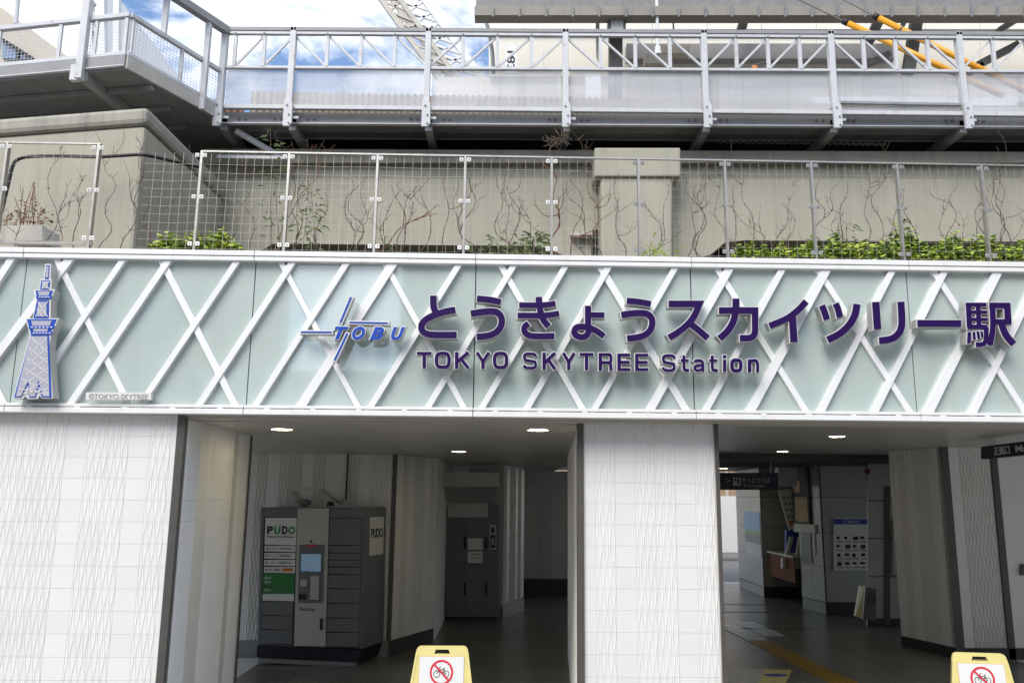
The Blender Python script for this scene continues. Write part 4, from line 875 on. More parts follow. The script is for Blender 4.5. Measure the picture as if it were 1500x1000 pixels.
# ------------------------------------------------------------------ parcel locker in the passage
LK = 9.92
pk = thing('parcel_locker', 'slate grey self-service parcel locker with white centre column and green notice', 'locker', P(455, 972, LK))
def lb(name, x0, x1, y0, y1, t=.012, m=LOCKD, d=0.0, parent=pk, bevel=0): return pbox(x0, x1, y0, y1, LK-d, t).build(name, m, parent, bevel=bevel)
def fit(x, y): return x-(y-743)*.026       # verticals of the locker front in the photo
RX = P(566, 743, 10.40)[0]-P(536, 743, LK)[0]
cab = MB().hexa([P(376.5, 945, LK), P(531, 950, LK), P(536, 743, LK), P(381, 743, LK)]+[(p[0]+(.02 if k in (0, 3) else RX), 10.40, p[2]) for k, p in enumerate((P(376.5, 945, LK), P(531, 950, LK), P(536, 743, LK), P(381, 743, LK)))]).build('cabinet', LOCKG, pk, bevel=.012)
def lq(name, x0, x1, y0, y1, m, d, t=.01, parent=pk):
    q = [P(fit(x0, y1), y1, LK-d), P(fit(x1, y1), y1+.02*(x1-x0), LK-d), P(fit(x1, y0), y0, LK-d), P(fit(x0, y0), y0, LK-d)]
    return MB().hexa(q+[(p[0], p[1]+t, p[2]) for p in q]).build(name, m, parent)
lq('door_gap_shade', 387, 434.6, 757, 943.5, INK, .004, .003); lq('door_gap_shade', 483, 531, 758, 947.5, INK, .004, .003)  # black sheets added behind the doors to paint shade into their gaps
lq('header_poster', 389, 435, 758, 797, PAPER, .012)
for y0, y1 in ((798.7, 807), (809.2, 817.3), (819.3, 827.6), (829.6, 838)): lq('label_door', 389, 434.5, y0, y1, PAPER, .012)
lq('green_notice', 388, 434, 839.4, 858.4, GREEN, .012); lq('green_notice', 388, 434, 859.4, 868.8, GREEN, .012); lq('label_door', 388, 434, 869.4, 879, PAPER, .012)
for y0, y1 in ((880.6, 899.8), (901.4, 920.6), (922.2, 942)): lq('door', 387.5, 433, y0, y1, LOCKD, .012)
lq('centre_column', 436, 482, 744, 945, LOCKW, .014)
con = lq('console', 440, 476.5, 797, 882, LOCKG, .02, .012)
lq('screen', 443, 472, 811, 836, SCREEN, .024, .006); lq('red_strip', 450, 465, 797.5, 800, REDP, .024, .004); lq('keypad', 442.5, 452.5, 848, 858, LOCKW, .026, .008); lq('card_slot', 441, 452, 869.6, 877.6, INK, .024, .004); lq('receipt_tray', 457.5, 470, 843, 877.6, LOCKW, .028, .01)
p = P(fit(457, 792), 792.5, LK-.018); MB().disc((p[0], p[1], p[2]), .014, p[1]+.01, 12).build('camera_lens', INK, pk)
lq('handle', 473, 476.5, 905, 922, INK, .03, .016)
for y0, y1 in ((759, 797), (799, 808.4), (810.2, 818.6), (820.2, 828.8), (830.8, 839.6), (841.6, 860.4), (862.2, 882), (883.6, 903.6), (905.4, 924.2), (926.2, 946)): lq('door', 483.5, 530.5, y0, y1, LOCKD, .012)
MB().hexa([P(376, 962, LK), P(524, 969, LK), P(530, 951, LK), P(376.4, 945.5, LK)]+[(p[0]+(.02 if k in (0, 3) else RX-.01), 10.38, p[2]) for k, p in enumerate((P(376, 962, LK), P(524, 969, LK), P(530, 951, LK), P(376.4, 945.5, LK)))]).build('plinth', NAVY, pk)
MB().hexa([P(378, 970, LK+.02), P(520, 976, LK+.02), P(521, 969.5, LK+.02), P(378, 963, LK+.02)]+[(p[0]+.02, 10.36, p[2]) for p in (P(378, 970, LK+.02), P(520, 976, LK+.02), P(521, 969.5, LK+.02), P(378, 963, LK+.02))]).build('base_strip', BASEL, pk)
for ch, x0, x1, m in (('P', 391, 399.5, INK), ('U', 401.3, 410.5, GREENL), ('D', 412.6, 421, INK), ('O', 422, 431.8, GREENL)):
    mb = MB(); px_text(mb, ch, x0, x1, 770, 782, LK-.0125, .002, off=.05); mb.build('letter', m, pk)
mb = MB(); px_text(mb, 'Pick Up & Drop Off station', 390.5, 430.5, 784, 787.5, LK-.0125, .002, off=.01); mb.build('lettering', INK, pk)
mb = MB(); px_text(mb, 'PackCity', 439, 461.5, 889, 895.5, LK-.0145, .002, off=.01); mb.build('lettering', INK, pk)
for k, y in enumerate((803, 813.3, 823.4, 833.8)):
    mb = MB(); px_text(mb, 'ロッカー ご利用案内 24h', fit(396, y), fit(428 if k < 3 else 412, y), y-2, y+2, LK-.0125, .002); mb.build('lettering', GREYINK, pk)
    mb = pbox(fit(391, y), fit(394, y), y-1.8, y+1.8, LK-.0145, .002); mb.build('icon', GREYINK, pk)
pbox(fit(416, 834), fit(431, 834), 831.6, 836.4, LK-.0145, .002).build('orange_sticker', ORANGE, pk)
for y in (846, 852, 863.5):
    mb = MB(); px_text(mb, '宅配 便', fit(390, y), fit(399, y), y-2.2, y+2.2, LK-.0125, .002); mb.build('lettering', PAPER, pk)
# side face of the cabinet with its own poster
a, b = Vector(P(536, 745, LK)), Vector(P(531, 950, LK))
sd = Vector((RX, 10.40-LK, 0)); su = sd.normalized(); sn = Vector((su.y, -su.x, 0)); zt_, zb_ = 1.64, 1.2
pa, pb_ = a+sd*.2, a+sd*.86
def lx(p, z, o=0.0): q = p+sn*o+(b-a)*((a.z-z)/(a.z-b.z)); return (q.x, q.y, z)      # stays on the leaning side face
MB().hexa([lx(p, z, o) for o in (.006, -.01) for p, z in ((pa, zb_), (pb_, zb_), (pb_, zt_), (pa, zt_))]).build('side_poster', PAPER, pk)
mb = MB(); o_ = Vector(lx(pa+su*.025, 1.40, .007)); text_on(mb, 'PUDO', o_, su, (0, 0, 1), sn, (pb_-pa).length-.05, .11, .002, off=.028); mb.build('lettering', INK, pk)
# lamp canopy on top
cz = P(455, 722, 9.9)[2]
q0, q1, q2, q3 = P(421, 719, 9.8), P(472, 717, 9.8), P(502, 735, 10.2), P(456, 735, 10.2)
q0, q1, q2, q3 = Vector(P(421, 717, 9.75)), Vector(P(473, 716, 9.75)), Vector(P(500, 736, 10.2)), Vector(P(447, 741, 10.2))
MB().bar(q0, q1, .10, .03).build('canopy_bar', LOCKW, pk, bevel=.004)
MB().bar(q0+Vector((.03, .04, -.005)), q3, .07, .03).build('canopy_arm', LOCKW, pk, bevel=.004); MB().bar(q1+Vector((-.03, .04, 0)), q2, .07, .03).build('canopy_arm', LOCKW, pk, bevel=.004)
MB().bar(q2, (q2.x-.01, 10.2, 1.84), .05, .07, (0, 1, 0)).build('canopy_foot', LOCKG, pk); MB().bar(q3+Vector((0, 0, .02)), (q3.x+.01, 10.2, 1.84), .12, .07, (0, 1, 0)).build('canopy_foot', LOCKG, pk)
MB().tube([P(484, 741, 10.1), P(484, 734, 10.1)], [.05, .03], 10).build('camera_dome', INK, pk)

# coin lockers deeper in
ck = thing('coin_locker', 'dark coin locker bank with paper notices at the end of the passage', 'locker', (-.5, 13.4, 0))
DK = 13.4
def cb(name, x0, x1, y0, y1, m, d=0, t=.02): return pbox(x0, x1, y0, y1, DK-d, t).build(name, m, ck)
pbox(632, 730, 741, 903, DK, .5).build('cabinet', LOCKG, ck); pbox(634, 728, 903, 914, DK+.06, .4).build('plinth', NAVY, ck)
for x0, x1 in ((653, 680), (681, 713)):
    for y0, y1 in ((760, 826), (828, 902)): cb('door', x0, x1, y0, y1, LOCKD, .02)
for x in (681, 712):
    for y in (794, 862): cb('handle', x-1.5, x+1.5, y-9, y+9, INK, .045)
cb('notice', 685, 707, 788, 804.5, PAPER, .026, .004); cb('notice', 685, 707, 807, 824, PAPER, .026, .004)
for y in (810.5, 816): cb('notice_line', 689, 704, y, y+.9, INK, .029, .002)
cb('lintel_panel', 656, 715, 737, 757, LOCKW, .03)
for x0, x1 in ((641, 655), (717, 727)):
    cb('side_sign', x0, x1, 768, 804, LOCKW, .012, .01); w = x1-x0
    cb('arrow_icon', x0+w*.3, x0+w*.7, 772, 780, INK, .016, .003); cb('pictogram', x0+w*.15, x0+w*.85, 783, 802, INK, .016, .003); cb('pictogram_inset', x0+w*.32, x0+w*.68, 787, 798, LOCKW, .019, .003)
hd = thing('hood', 'grey boxed hood hanging from the ceiling above the coin lockers', 'hood', P(686, 712, 12.9))
pbox(640, 731, 692, 712, 12.6, .03).build('front_panel', LOCKW, hd)
q = [P(641, 712, 12.63), P(730, 712, 12.63), P(714, 737, 13.35), P(656, 737, 13.35)]
MB().hexa(q+[(p[0], p[1], p[2]+.02) for p in q]).build('underside', METP, hd)

# ------------------------------------------------------------------ ticket hall on the right
c1 = thing('tiled_column', 'big white tiled column with dark corner strips on the right of the ticket hall', 'column', (5.8, 10.45, 0))
MB().prism([(5.27, 11.36, 0), (5.53, 10.46, 0), (9, 10.46, 0), (9, 11.37, 0)], [(5.27, 11.36, 2.56), (5.53, 10.46, 2.56), (9, 10.46, 2.56), (9, 11.37, 2.56)]).build('column_core', GROUT, c1)
tile_face(c1, (5.262, 11.34), (5.50, 10.50), .13, 2.55, first=4)
MB().hexa([(5.252, 11.34, 0), (5.515, 10.44, 0), (5.515, 10.44, .125), (5.252, 11.34, .125), (5.29, 11.36, 0), (5.55, 10.46, 0), (5.55, 10.46, .125), (5.29, 11.36, .125)]).build('skirting', BASEM, c1)
xa, xb = P(1391, 800, 10.44)[0], P(1404, 800, 10.44)[0]
B(5.505, 5.60, 10.425, 10.46, 0, 2.555).build('corner_trim', TRIMD, c1)
tile_face(c1, (5.603, 10.46), (6.14, 10.46), .13, 2.55, first=3, pat=[0, 0, 0, -1])
B(6.145, 6.225, 10.43, 10.46, 0, 2.555).build('corner_trim', TRIMD, c1)
tile_face(c1, (6.23, 10.46), (6.93, 10.46), .13, 2.55, first=0, pat=[-1])
B(5.604, 8, 10.43, 10.459, 0, .127).build('skirting', BASEM, c1)
pbox(1496, 1506, 826, 842, 10.42, .03).build('switch_plate', TRIMD, c1)
to = thing('ticket_office', 'grey metal panelled ticket office with a wood fronted counter in the ticket hall', 'kiosk', (5.6, 15, 0))
MB().prism([(5.38, 14.26, 0), (8, 14.26, 0), (8, 15.0, 0), (5.25, 15.0, 0)], [(5.38, 14.26, 2.5), (8, 14.26, 2.5), (8, 15.0, 2.5), (5.25, 15.0, 2.5)]).build('block', BACK, to)
MB().prism([(5.40, 15.002, 0), (8, 15.002, 0), (8, 16.6, 0), (5.75, 16.6, 0), (5.75, 15.4, 0)], [(5.40, 15.002, 2.5), (8, 15.002, 2.5), (8, 16.6, 2.5), (5.75, 16.6, 2.5), (5.75, 15.4, 2.5)]).build('block', LOCKG, to)
MB().prism([(5.07, 16.62, 0), (8, 16.62, 0), (8, 18.5, 0), (5.12, 18.5, 0)], [(5.07, 16.62, 2.5), (8, 16.62, 2.5), (8, 18.5, 2.5), (5.12, 18.5, 2.5)]).build('block', BACK, to)
ZR = [.2, .77, 1.33, 1.92, 2.49]
def panels(p, q, n, rows=ZR, gap=.008, m=METP, th=.012):
    p, q = Vector((*p, 0)), Vector((*q, 0)); d = (q-p); u = d.normalized(); nr = Vector((u.y, -u.x, 0)); w = d.length/n
    for i in range(n):
        for z0, z1 in zip(rows[:-1], rows[1:]):
            a, b = p+u*(w*i+gap/2), p+u*(w*(i+1)-gap/2)
            q8 = [(*(a+nr*th).xy, z0+gap/2), (*(b+nr*th).xy, z0+gap/2), (*(b+nr*th).xy, z1-gap/2), (*(a+nr*th).xy, z1-gap/2), (*a.xy, z0+gap/2), (*b.xy, z0+gap/2), (*b.xy, z1-gap/2), (*a.xy, z1-gap/2)]
            MB().hexa(q8).build('wall_panel', m, to)
panels((5.25, 15.0), (5.38, 14.26), 2); panels((5.39, 14.26), (6.2, 14.26), 1); panels((5.115, 18.5), (5.07, 16.62), 3); panels((5.075, 16.62), (5.75, 16.62), 1)
panels((5.39, 14.26), (6.2, 14.26), 1, [.0, .19], m=BASEM); panels((5.25, 15.0), (5.38, 14.26), 1, [0, .19], m=BASEL); panels((5.115, 18.5), (5.07, 16.62), 1, [0, .19], m=BASEL)
MB().box(5.12, 5.74, 15.05, 16.55, .86, .89).build('counter_top', LOCKW, to)
panels((5.17, 16.5), (5.17, 15.08), 2, [.42, .86], m=WOOD, gap=.006)
def face(A, Bq, u0, u1, z0, z1, off, t, name, m, parent):
    A, Bq = Vector((*A, 0)), Vector((*Bq, 0)); d = Bq-A; n_ = Vector((d.y, -d.x, 0)).normalized()
    a, b = A+d*u0+n_*off, A+d*u1+n_*off; c, e = a-n_*t, b-n_*t
    return MB().hexa([(a.x, a.y, z0), (b.x, b.y, z0), (b.x, b.y, z1), (a.x, a.y, z1), (c.x, c.y, z0), (e.x, e.y, z0), (e.x, e.y, z1), (c.x, c.y, z1)]).build(name, m, parent)
FA, FB_ = (5.25, 15.0), (5.38, 14.26)
wn = face(FA, FB_, -.12, .62, 1.46, 2.47, .05, .04, 'window', INK, to)
face(FA, FB_, -.02, .55, 1.5, 1.92, .056, .005, 'pane', TAN, wn); face(FA, FB_, -.02, .25, 1.99, 2.2, .056, .005, 'pane', TAN, wn)  # tan panes hold the outdoor reflection as flat colour
pbox(1271, 1330, 675, 910, 13.05, .012).build('wall_panel', METP, to); pbox(1296, 1304, 712, 916, 13.03, .02).build('dark_strip', TRIMD, to); pbox(1271, 1330, 905, 918, 13.04, .05).build('skirting', BASEM, to)
pbox(1308, 1345, 762, 842, 13.0, .02).build('access_panel', METP, to)
for y in (733, 788, 844): pbox(1271, 1321, y-.7, y+.7, 13.046, .003).build('joint', BACK, to)
def wallpaper(name, lab, cat, x0, x1, y0, y1, D, m, t=.01, group=None):
    th = thing(name, lab, cat, P((x0+x1)/2, y1, D), group); pbox(x0, x1, y0, y1, D-t, t).build('sheet', m, th); return th
po = wallpaper('poster', 'white information poster with a blue header on the ticket office wall', 'poster', 1221, 1274, 758, 835, 14.23, PAPER)
pbox(1221.5, 1271, 759.5, 767.5, 14.214, .004).build('header', BROCH, po)
mb = MB(); px_text(mb, 'ご案内', 1235, 1258, 761.3, 766, 14.213, .002); mb.build('lettering', PAPER, po)
mb = MB(); rnd = random.Random(4)
for r in range(4):
    for c in range(4):
        x, y = 1226+c*11.5+rnd.uniform(-1, 1), 785+r*12.5; pbox(x, x+rnd.uniform(4, 8), y, y+rnd.uniform(3, 6), 14.215, .003, mb); pbox(x, x+9, y+7.5, y+8.5, 14.215, .003, mb)
mb.build('pictograms', INK, po)
ad = thing('advert_poster', 'blue sky advert with a green strip on the far panelled pillar', 'poster', P(1104, 818, 17))
for n_, z0, z1, m in (('sky_print', 1.25, 1.62, SKYB), ('grass_print', 1.18, 1.25, ADGR), ('car_print', 1.0, 1.18, LOCKG), ('ground_print', .76, 1.0, PAPER)):
    face((5.115, 18.5), (5.07, 16.62), .36, .97, z0, z1, .02, .018, n_, m, ad)
mb = MB()
for k in range(4): text_on(mb, ('とう', 'きょう', '観光', 'ご案内')[k], (5.09, 17.7+.0*k, 1.52-.075*k), (.024, -1, 0), (0, 0, 1), (-1, -.02, 0), .5, .055, .003)
mb.build('lettering', PAPER, ad)
pw = thing('slanted_poster', 'pale pictogram poster tilted above the ticket counter', 'poster', P(1156, 776, 15.2))
q = [P(1156, 776, 15.2), P(1169, 773, 15.2), P(1168, 714, 15.2), P(1140, 718, 15.2)]; MB().hexa(q+[(p[0], p[1]+.02, p[2]) for p in q]).build('sheet', PAPER, pw)
mb = MB()
for r in range(4):
    for c in range(3): x, y = 1147+r*2.2+c*6, 727+r*9; pbox(x, x+3.5, y, y+3.2, 15.195, .004, mb)
mb.build('pictograms', GREYINK, pw, kind='stuff')
q = [P(1158, 770, 15.19), P(1168, 768, 15.19), P(1168, 761, 15.19), P(1155, 763, 15.19)]; MB().hexa(q+[(p[0], p[1]+.006, p[2]) for p in q]).build('orange_print', ORANGE, pw)
mr = wallpaper('ceiling_box', 'pale boxed panel under the ceiling beside the navy ticket sign', 'panel', 1140, 1167, 684, 712, 14.8, LOCKW, .2)
nb2 = thing('wall_box', 'white box with a metal sheet below the ticket office window', 'box', P(1186, 830, 14.7))
face(FA, FB_, -.15, .8, 1.31, 1.455, .05, .045, 'box', PAPER, nb2); face(FA, FB_, .12, .55, .8, 1.30, .03, .02, 'metal_sheet', LOCKG, nb2); face(FA, FB_, .62, .72, .95, 1.30, .03, .02, 'paper_strip', PAPER, nb2)
for k, (x, lab) in enumerate(((1151, 'white brochure rack with a tall leaflet, left on the ticket counter'), (1167, 'white brochure rack at the right end of the ticket counter'))):
    t = thing('brochure_rack', lab, 'rack', P(x, 832, 15.4-k*.2), 'brochure racks on the ticket counter'); D = 15.5-k*.25
    pbox(x-4.5, x+4.5, 817, 832, D, .1).build('tray', PAPER, t); q = [P(x-2, 818, D+.05), P(x+3, 818, D+.05), P(x+12-k*3, 786, D+.15), P(x+6-k*3, 786, D+.15)]
    MB().hexa([p for p in q]+[(p[0], p[1]+.03, p[2]) for p in q]).build('leaflet', LOCKW if k == 0 else PAPER, t)
t = thing('brochure_stand', 'blue brochure stand at the back of the ticket counter', 'stand', P(1163, 815, 15.9)); pbox(1152, 1172, 776, 818, 15.9, .1).build('panel', BROCH, t); pbox(1155, 1162, 784, 789, 15.88, .02).build('card', SKYB, t)
al = thing('alarm_light', 'small red alarm lens high on the ticket office wall', 'light', P(1271, 690, 13.0)); p = P(1271, 690, 12.98); MB().disc(p, .042, p[1]+.05, 12).build('lens', RED, al)
# signs hanging from the ceiling
s1 = thing('hanging_sign', 'navy ticket sign with pictogram hanging across the left of the ticket hall', 'sign', P(1100, 717, 12.6))
pbox(1030, 1140, 692, 717, 12.6, .12).build('board', NAVYS, s1)
mb = MB(); px_text(mb, 'きっぷうりば', 1087, 1128, 699, 706.5, 12.6, .003); mb.build('lettering', GREYINK, s1); mb = MB(); px_text(mb, 'Tickets', 1088, 1120, 709, 712.5, 12.6, .003); mb.build('lettering', GREYINK, s1); mb = MB(); px_text(mb, 'ン', 1063, 1070, 700, 706, 12.6, .003); mb.build('lettering', GREYINK, s1)
pbox(1074, 1085, 699, 711, 12.597, .004).build('pictogram', GREYINK, s1); pbox(1076, 1079, 701, 704, 12.594, .003).build('pictogram_mark', NAVYS, s1); pbox(1080, 1083, 701, 709, 12.594, .003).build('pictogram_mark', NAVYS, s1)
for x in (1045, 1130): p = P(x, 692, 12.66); B(p[0]-.015, p[0]+.015, 12.64, 12.67, p[2], 2.5).build('hanger', TRIMD, s1)
s2 = thing('hanging_sign', 'navy exit sign with white characters at the right edge under the ceiling', 'sign', P(1470, 670, 7.5))
a0, a1, b0, b1 = Vector(P(1437, 672, 9.0)), Vector(P(1437, 654, 9.0)), Vector(P(1500, 667.5, 8.1)), Vector(P(1500, 642, 8.1))
b0 = a0+(b0-a0)*1.25; b1 = a1+(b1-a1)*1.25
zl, zh = a0.z, min(a1.z, 2.548); b0.z = a0.z; b1.z = zh; a1.z = zh
MB().hexa([a0, b0, b1, a1]+[p+Vector((.08, .05, 0)) for p in (a0, b0, b1, a1)]).build('board', NAVYS, s2)
ex = (b0-a0).normalized(); nr = Vector((ex.y, -ex.x, 0)); nr = nr if nr.y < 0 or nr.x < 0 else -nr
hh = zh-zl
mb = MB(); text_on(mb, '正面口', a0+ex*(.34*(b0-a0).length/1.25)+Vector((0, 0, hh*.18))+nr*.001, ex, (0, 0, 1), nr, .37*(b0-a0).length/1.25, hh*.62, .003, off=.012); mb.build('lettering', SIGNT, s2); mb = MB(); text_on(mb, 'Main', a0+ex*(.84*(b0-a0).length/1.25)+Vector((0, 0, hh*.24))+nr*.001, ex, (0, 0, 1), nr, .39*(b0-a0).length/1.25, hh*.52, .003, off=.01); mb.build('lettering', SIGNT, s2)

# tactile strip, floor joints and stickers
ta, tb, tm = Vector(FL(1062, 915)), Vector(FL(1250, 1006)), None
d = (tb-ta).normalized(); nx = Vector((-d.y, d.x, 0))
ts = thing('tactile_strip', 'ochre tactile paving strip crossing the ticket hall floor', 'strip', tuple(ta))
n = 18; ln = (tb-ta).length; e = ln/n
for i in range(n):
    a, b = ta+d*(e*i+.004), ta+d*(e*(i+1)-.004); m = TACW if i < 6 else TACT  # far ribs whitened to show light reflecting off them
    q = [a-nx*.15, b-nx*.15, b+nx*.15, a+nx*.15]; sl_ = MB().hexa([(p.x, p.y, .0045) for p in q]+[(p.x, p.y, -.002) for p in q]).build('tactile_slab', TACT if i >= 6 else FLOORM, ts)
    for k in range(4):
        o_ = -.105+.07*k; MB().bar(a+nx*o_+Vector((0, 0, .008)), b+nx*o_+Vector((0, 0, .008)), .03, .008).build('rib', m, sl_)
ba = Vector(FL(1066, 915))
mb = MB()
for k in range(4): mb.bar(ba+nx*(.27+.07*k)-d*.3+Vector((0, 0, .004)), ba+nx*(.27+.07*k)+d*1.0+Vector((0, 0, .004)), .03, .008)
tag(mb.build('tactile_bars', TACW), 'short row of tactile bars in pale sheen colour beside the far end of the strip', 'strip')
for k, y in enumerate((885, 896, 920)):
    p = FL(1062, y); tag(B(1.5, 5.2 if k < 2 else 4.6, p[1], p[1]+.05, .0015, .0045).build('floor_joint', TRIMD), ['dark floor joint farthest into the ticket hall', 'dark floor joint second farthest into the ticket hall', 'dark floor joint level with the pale sheen tactile bars'][k], 'joint')
fs_ = thing('floor_sticker', 'grey and pale yellow floor sticker with a blue oval beside the pillar foot', 'sticker', FL(1110, 990))
def flat(name, pts, z, m): q = [FL(*p, 0) for p in pts]; MB().hexa([(p[0], p[1], z) for p in q]+[(p[0], p[1], z-.003) for p in q]).build(name, m, fs_)
flat('grey_half', [(1060, 1000), (1112, 1000), (1119, 980), (1060, 978)], .005, LOCKW); flat('yellow_half', [(1112, 1000), (1151, 1000), (1160, 981), (1119, 980)], .0052, SIGNY)
c = Vector(FL(1136, 989)); MB().prism([(c.x+.13*math.cos(i*math.pi/8), c.y+.07*math.sin(i*math.pi/8), .0085) for i in range(16)], [(c.x+.13*math.cos(i*math.pi/8), c.y+.07*math.sin(i*math.pi/8), .0055) for i in range(16)]).build('blue_oval', BROCH, fs_)

# world beyond the far exit of the ticket hall
hb = thing('hoarding', 'white hoarding standing outside the far exit of the ticket hall', 'hoarding', (8, 26, 0))
for i in range(8): MB().box(3.5+i*.92, 3.5+i*.92+.9, 26, 26.05, .25, 1.95).build('sheet', HOARD, hb)
hb2 = thing('house', 'brown house wall rising behind the white hoarding outside', 'house', (8, 30, 0)); MB().box(2, 14, 30, 34, 0, 5).build('wall', BRICKB, hb2)
for i in range(9): MB().box(2.4+i*1.1, 2.5+i*1.1, 29.95, 29.998, 0, 5).build('batten', BEIGE, hb2)

# ------------------------------------------------------------------ no-bicycle stand signs on the pavement
def stand_sign(lab, cx, D, rot, top=.957):
    t = thing('stand_sign', lab, 'sign', (cx, D, 0), 'cream no bicycle stand signs')
    t.rotation_euler = (0, 0, rot); ORG[t] = (0, 0, 0)
    # board in local space: leans back, widens downwards, rounded shoulders, a slot for a handle
    def bd(u, z, y=0): return (u, -.0+ (z-top)*-.0 + (top-z)*-.13+y, z)
    def half(z): return .158+(top-z)*.15
    zs = [0, .3, .6, .85, top-.035, top-.02, top-.008, top]
    # ring of outline with a handle slot: build as strips around the slot
    s0, s1 = top-.046, top-.020
    mb = MB()
    def slab(u0, u1, z0, z1, v0=None, v1=None):
        v0 = u0 if v0 is None else v0; v1 = u1 if v1 is None else v1
        q = [bd(u0, z0), bd(u1, z0), bd(v1, z1), bd(v0, z1)]; mb.hexa(q+[(p[0], p[1]+.02, p[2]) for p in q])
    brk = [0, .3, .6, .75, .85, s0]
    for a, b in zip(brk[:-1], brk[1:]): slab(-half(a), half(a), a, b, -half(b), half(b))
    slab(-half(s0), -.05, s0, s1, -.159, -.04); slab(.05, half(s0), s0, s1, .04, .159)
    up = [s1, top-.010, top-.004, top]; w = [.159, .153, .146, .134]
    for i in range(3): slab(-w[i], w[i], up[i], up[i+1], -w[i+1], w[i+1])
    b = mb.build('board', SIGNY, t)
    mb2 = MB()
    for q in ([(-.118, .05), (-.1, .05), (-.085, top-.06), (-.098, top-.06)],): pass
    # raised side ribs
    for sg in (-1, 1):
        q = [bd(sg*(half(0)-.02), 0, -.004), bd(sg*half(0), 0, -.004), bd(sg*half(s0), s0, -.004), bd(sg*(half(s0)-.014), s0, -.004)]; MB().hexa(q+[(p[0], p[1]+.02, p[2]) for p in q]).build('side_rib', SIGNY, t)
    def pl(name, u0, u1, z0, z1, m, y, v0=None, v1=None, parent=t):
        v0 = u0 if v0 is None else v0; v1 = u1 if v1 is None else v1
        q = [bd(u0, z0, y), bd(u1, z0, y), bd(v1, z1, y), bd(v0, z1, y)]; return MB().hexa(q+[(p[0], p[1]+.002, p[2]) for p in q]).build(name, m, parent)
    zt = top-.062
    pl('sheet_edge', -.139, .139, .30, zt+.002, mat_pink, -.0035, -.139, .139)
    pl('sheet', -.137, .137, .302, zt, PAPER, -.0055, -.137, .137)
    c = (0, top-.150); mb = MB(); n = 36
    for i in range(n):
        a0, a1 = 2*math.pi*i/n, 2*math.pi*(i+1)/n
        q = [bd(c[0]+r*math.cos(a), c[1]+r*math.sin(a), -.0075) for r, a in ((.0605, a0), (.0605, a1), (.0725, a1), (.0725, a0))]; mb.hexa(q+[(p[0], p[1]+.0015, p[2]) for p in q])
    mb.build('prohibition_ring', REDP, t)
    def ln(mb, p, q, w, y):
        p, q = np.array(p), np.array(q); d = q-p; nn = np.array([-d[1], d[0]])/np.linalg.norm(d)*w/2
        r = [bd(c[0]+v[0], c[1]+v[1], y) for v in (p-nn, q-nn, q+nn, p+nn)]; mb.hexa(r+[(v[0], v[1]+.001, v[2]) for v in r])
    mb = MB(); K = 1.5
    for cx_ in (-.019, .019):
        for i in range(16):
            a0, a1 = 2*math.pi*i/16, 2*math.pi*(i+1)/16; ln(mb, (K*(cx_+.0125*math.cos(a0)), K*(-.006+.0125*math.sin(a0))), (K*(cx_+.0125*math.cos(a1)), K*(-.006+.0125*math.sin(a1))), .0034, -.0072)
    for p, q in (((-.019, -.006), (-.010, .012)), ((-.010, .012), (.010, .010)), ((-.011, .010), (.002, -.006)), ((.002, -.006), (.011, .015)), ((.019, -.006), (.002, -.006)), ((.019, -.006), (.010, .008)), ((-.010, .012), (-.008, .020)), ((-.008, .020), (-.003, .021)), ((.007, .016), (.015, .016))): ln(mb, (p[0]*K, p[1]*K), (q[0]*K, q[1]*K), .0036, -.0072)
    mb.build('bicycle_icon', INK, t)
    mb = MB(); ln(mb, (-.045, .045), (.045, -.045), .011, -.009); mb.build('prohibition_bar', REDP, t)
    mb = MB(); z0 = top-.287
    for i, s_ in enumerate(('自転車は押して', 'お通りください')):
        z = z0-i*.06; o_ = Vector(bd(-.118, z, -.006)); text_on(mb, s_, o_, (1, 0, 0), Vector((0, .13, 1)).normalized(), (0, -1, 0), .236, .046, .0015, off=.01)
    mb.build('lettering', INK, t)
    q = [(-half(0), .12), (half(0), .12), (.1, .02), (-.1, .02)]
    MB().hexa([(-half(0), .30, 0), (half(0), .30, 0), (.10, .035, .9), (-.10, .035, .9), (-half(0), .32, 0), (half(0), .32, 0), (.10, .05, .9), (-.10, .05, .9)]).build('back_board', SIGNY, t)
    return t
mat_pink = mat('pink sheet border', (.62, .3, .28), .6)
stand_sign('cream no bicycle stand sign below the dark passage', P(648, 945, 5.45)[0], 5.45, 0, .975)
stand_sign('cream no bicycle stand sign at the right below the ticket hall', P(1434, 958, 5.45)[0], 5.45, R(-9), .945)
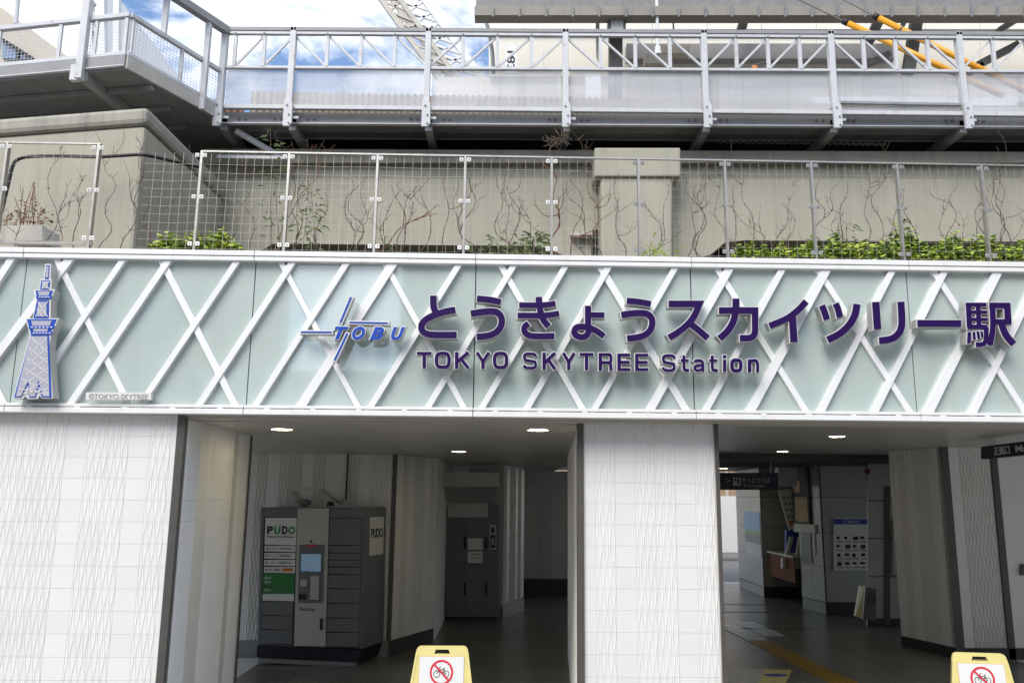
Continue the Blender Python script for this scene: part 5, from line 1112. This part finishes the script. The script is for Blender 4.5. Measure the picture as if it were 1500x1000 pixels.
t = thing('folded_sign', 'folded yellow stand sign leaning in the corner by the ticket office', 'sign', P(1270, 905, 12.9))
q = [P(1253, 902, 13.0), P(1264, 906, 12.85), P(1268, 858, 12.85), P(1260, 858, 13.0)]; MB().hexa(q+[(p[0], p[1]+.06, p[2]) for p in q]).build('yellow_leg', SIGNY, t)
q = [P(1264, 907, 12.83), P(1283, 909, 12.7), P(1283, 862, 12.7), P(1268, 859, 12.83)]; MB().hexa(q+[(p[0], p[1]+.05, p[2]) for p in q]).build('grey_board', LOCKG, t)
mb = MB()
a_ = P(1275, 875, 12.72)
for i in range(14):
    x0, x1 = 2*math.pi*i/14, 2*math.pi*(i+1)/14; mb.bar((a_[0]+.05*math.cos(x0), 12.7, a_[2]+.08*math.sin(x0)), (a_[0]+.05*math.cos(x1), 12.7, a_[2]+.08*math.sin(x1)), .012, .012, (0, 1, 0))
mb.build('ring_print', INK, t)

# ------------------------------------------------------------------ far side of the street, added to block low sky light and fill reflections
for lab, x0, x1, h, d_, m in (('added unseen tall beige block across the street, left of the gap', -40, -10.5, 13, 12, BEIGE), ('added unseen low pale building across the street in the gap', -10, -4.2, 5.6, 9, WHT), ('added unseen tall grey building across the street, facing the station name', -3.6, 14, 12, 12, CONC), ('added unseen tall brown building across the street at the right', 14.6, 40, 14, 12, BRICKB)):
    t = thing('building', lab, 'building', ((x0+x1)/2, -16, 0))
    B(x0, x1, -16-d_, -16, 0, h).build('wall', m, t); B(x0-.2, x1+.2, -16-d_-.2, -15.8, h, h+.3).build('parapet', WHT, t)
    w0 = None; nx_ = int((x1-x0)/2.4); st = (x1-x0)/nx_
    for j in range(int(h/3)):
        for i in range(nx_):
            cx_, cz_ = x0+st*(i+.5), 1.7+3*j
            if w0 is None: w0 = B(-.7, .7, -.03, .03, -.75, .75).build('window', WINB); me_ = w0.data; bpy.data.objects.remove(w0); w0 = me_
            o = bpy.data.objects.new('window', w0); COL.objects.link(o); o.parent = t; o.location = (cx_-(x0+x1)/2, .02, cz_)
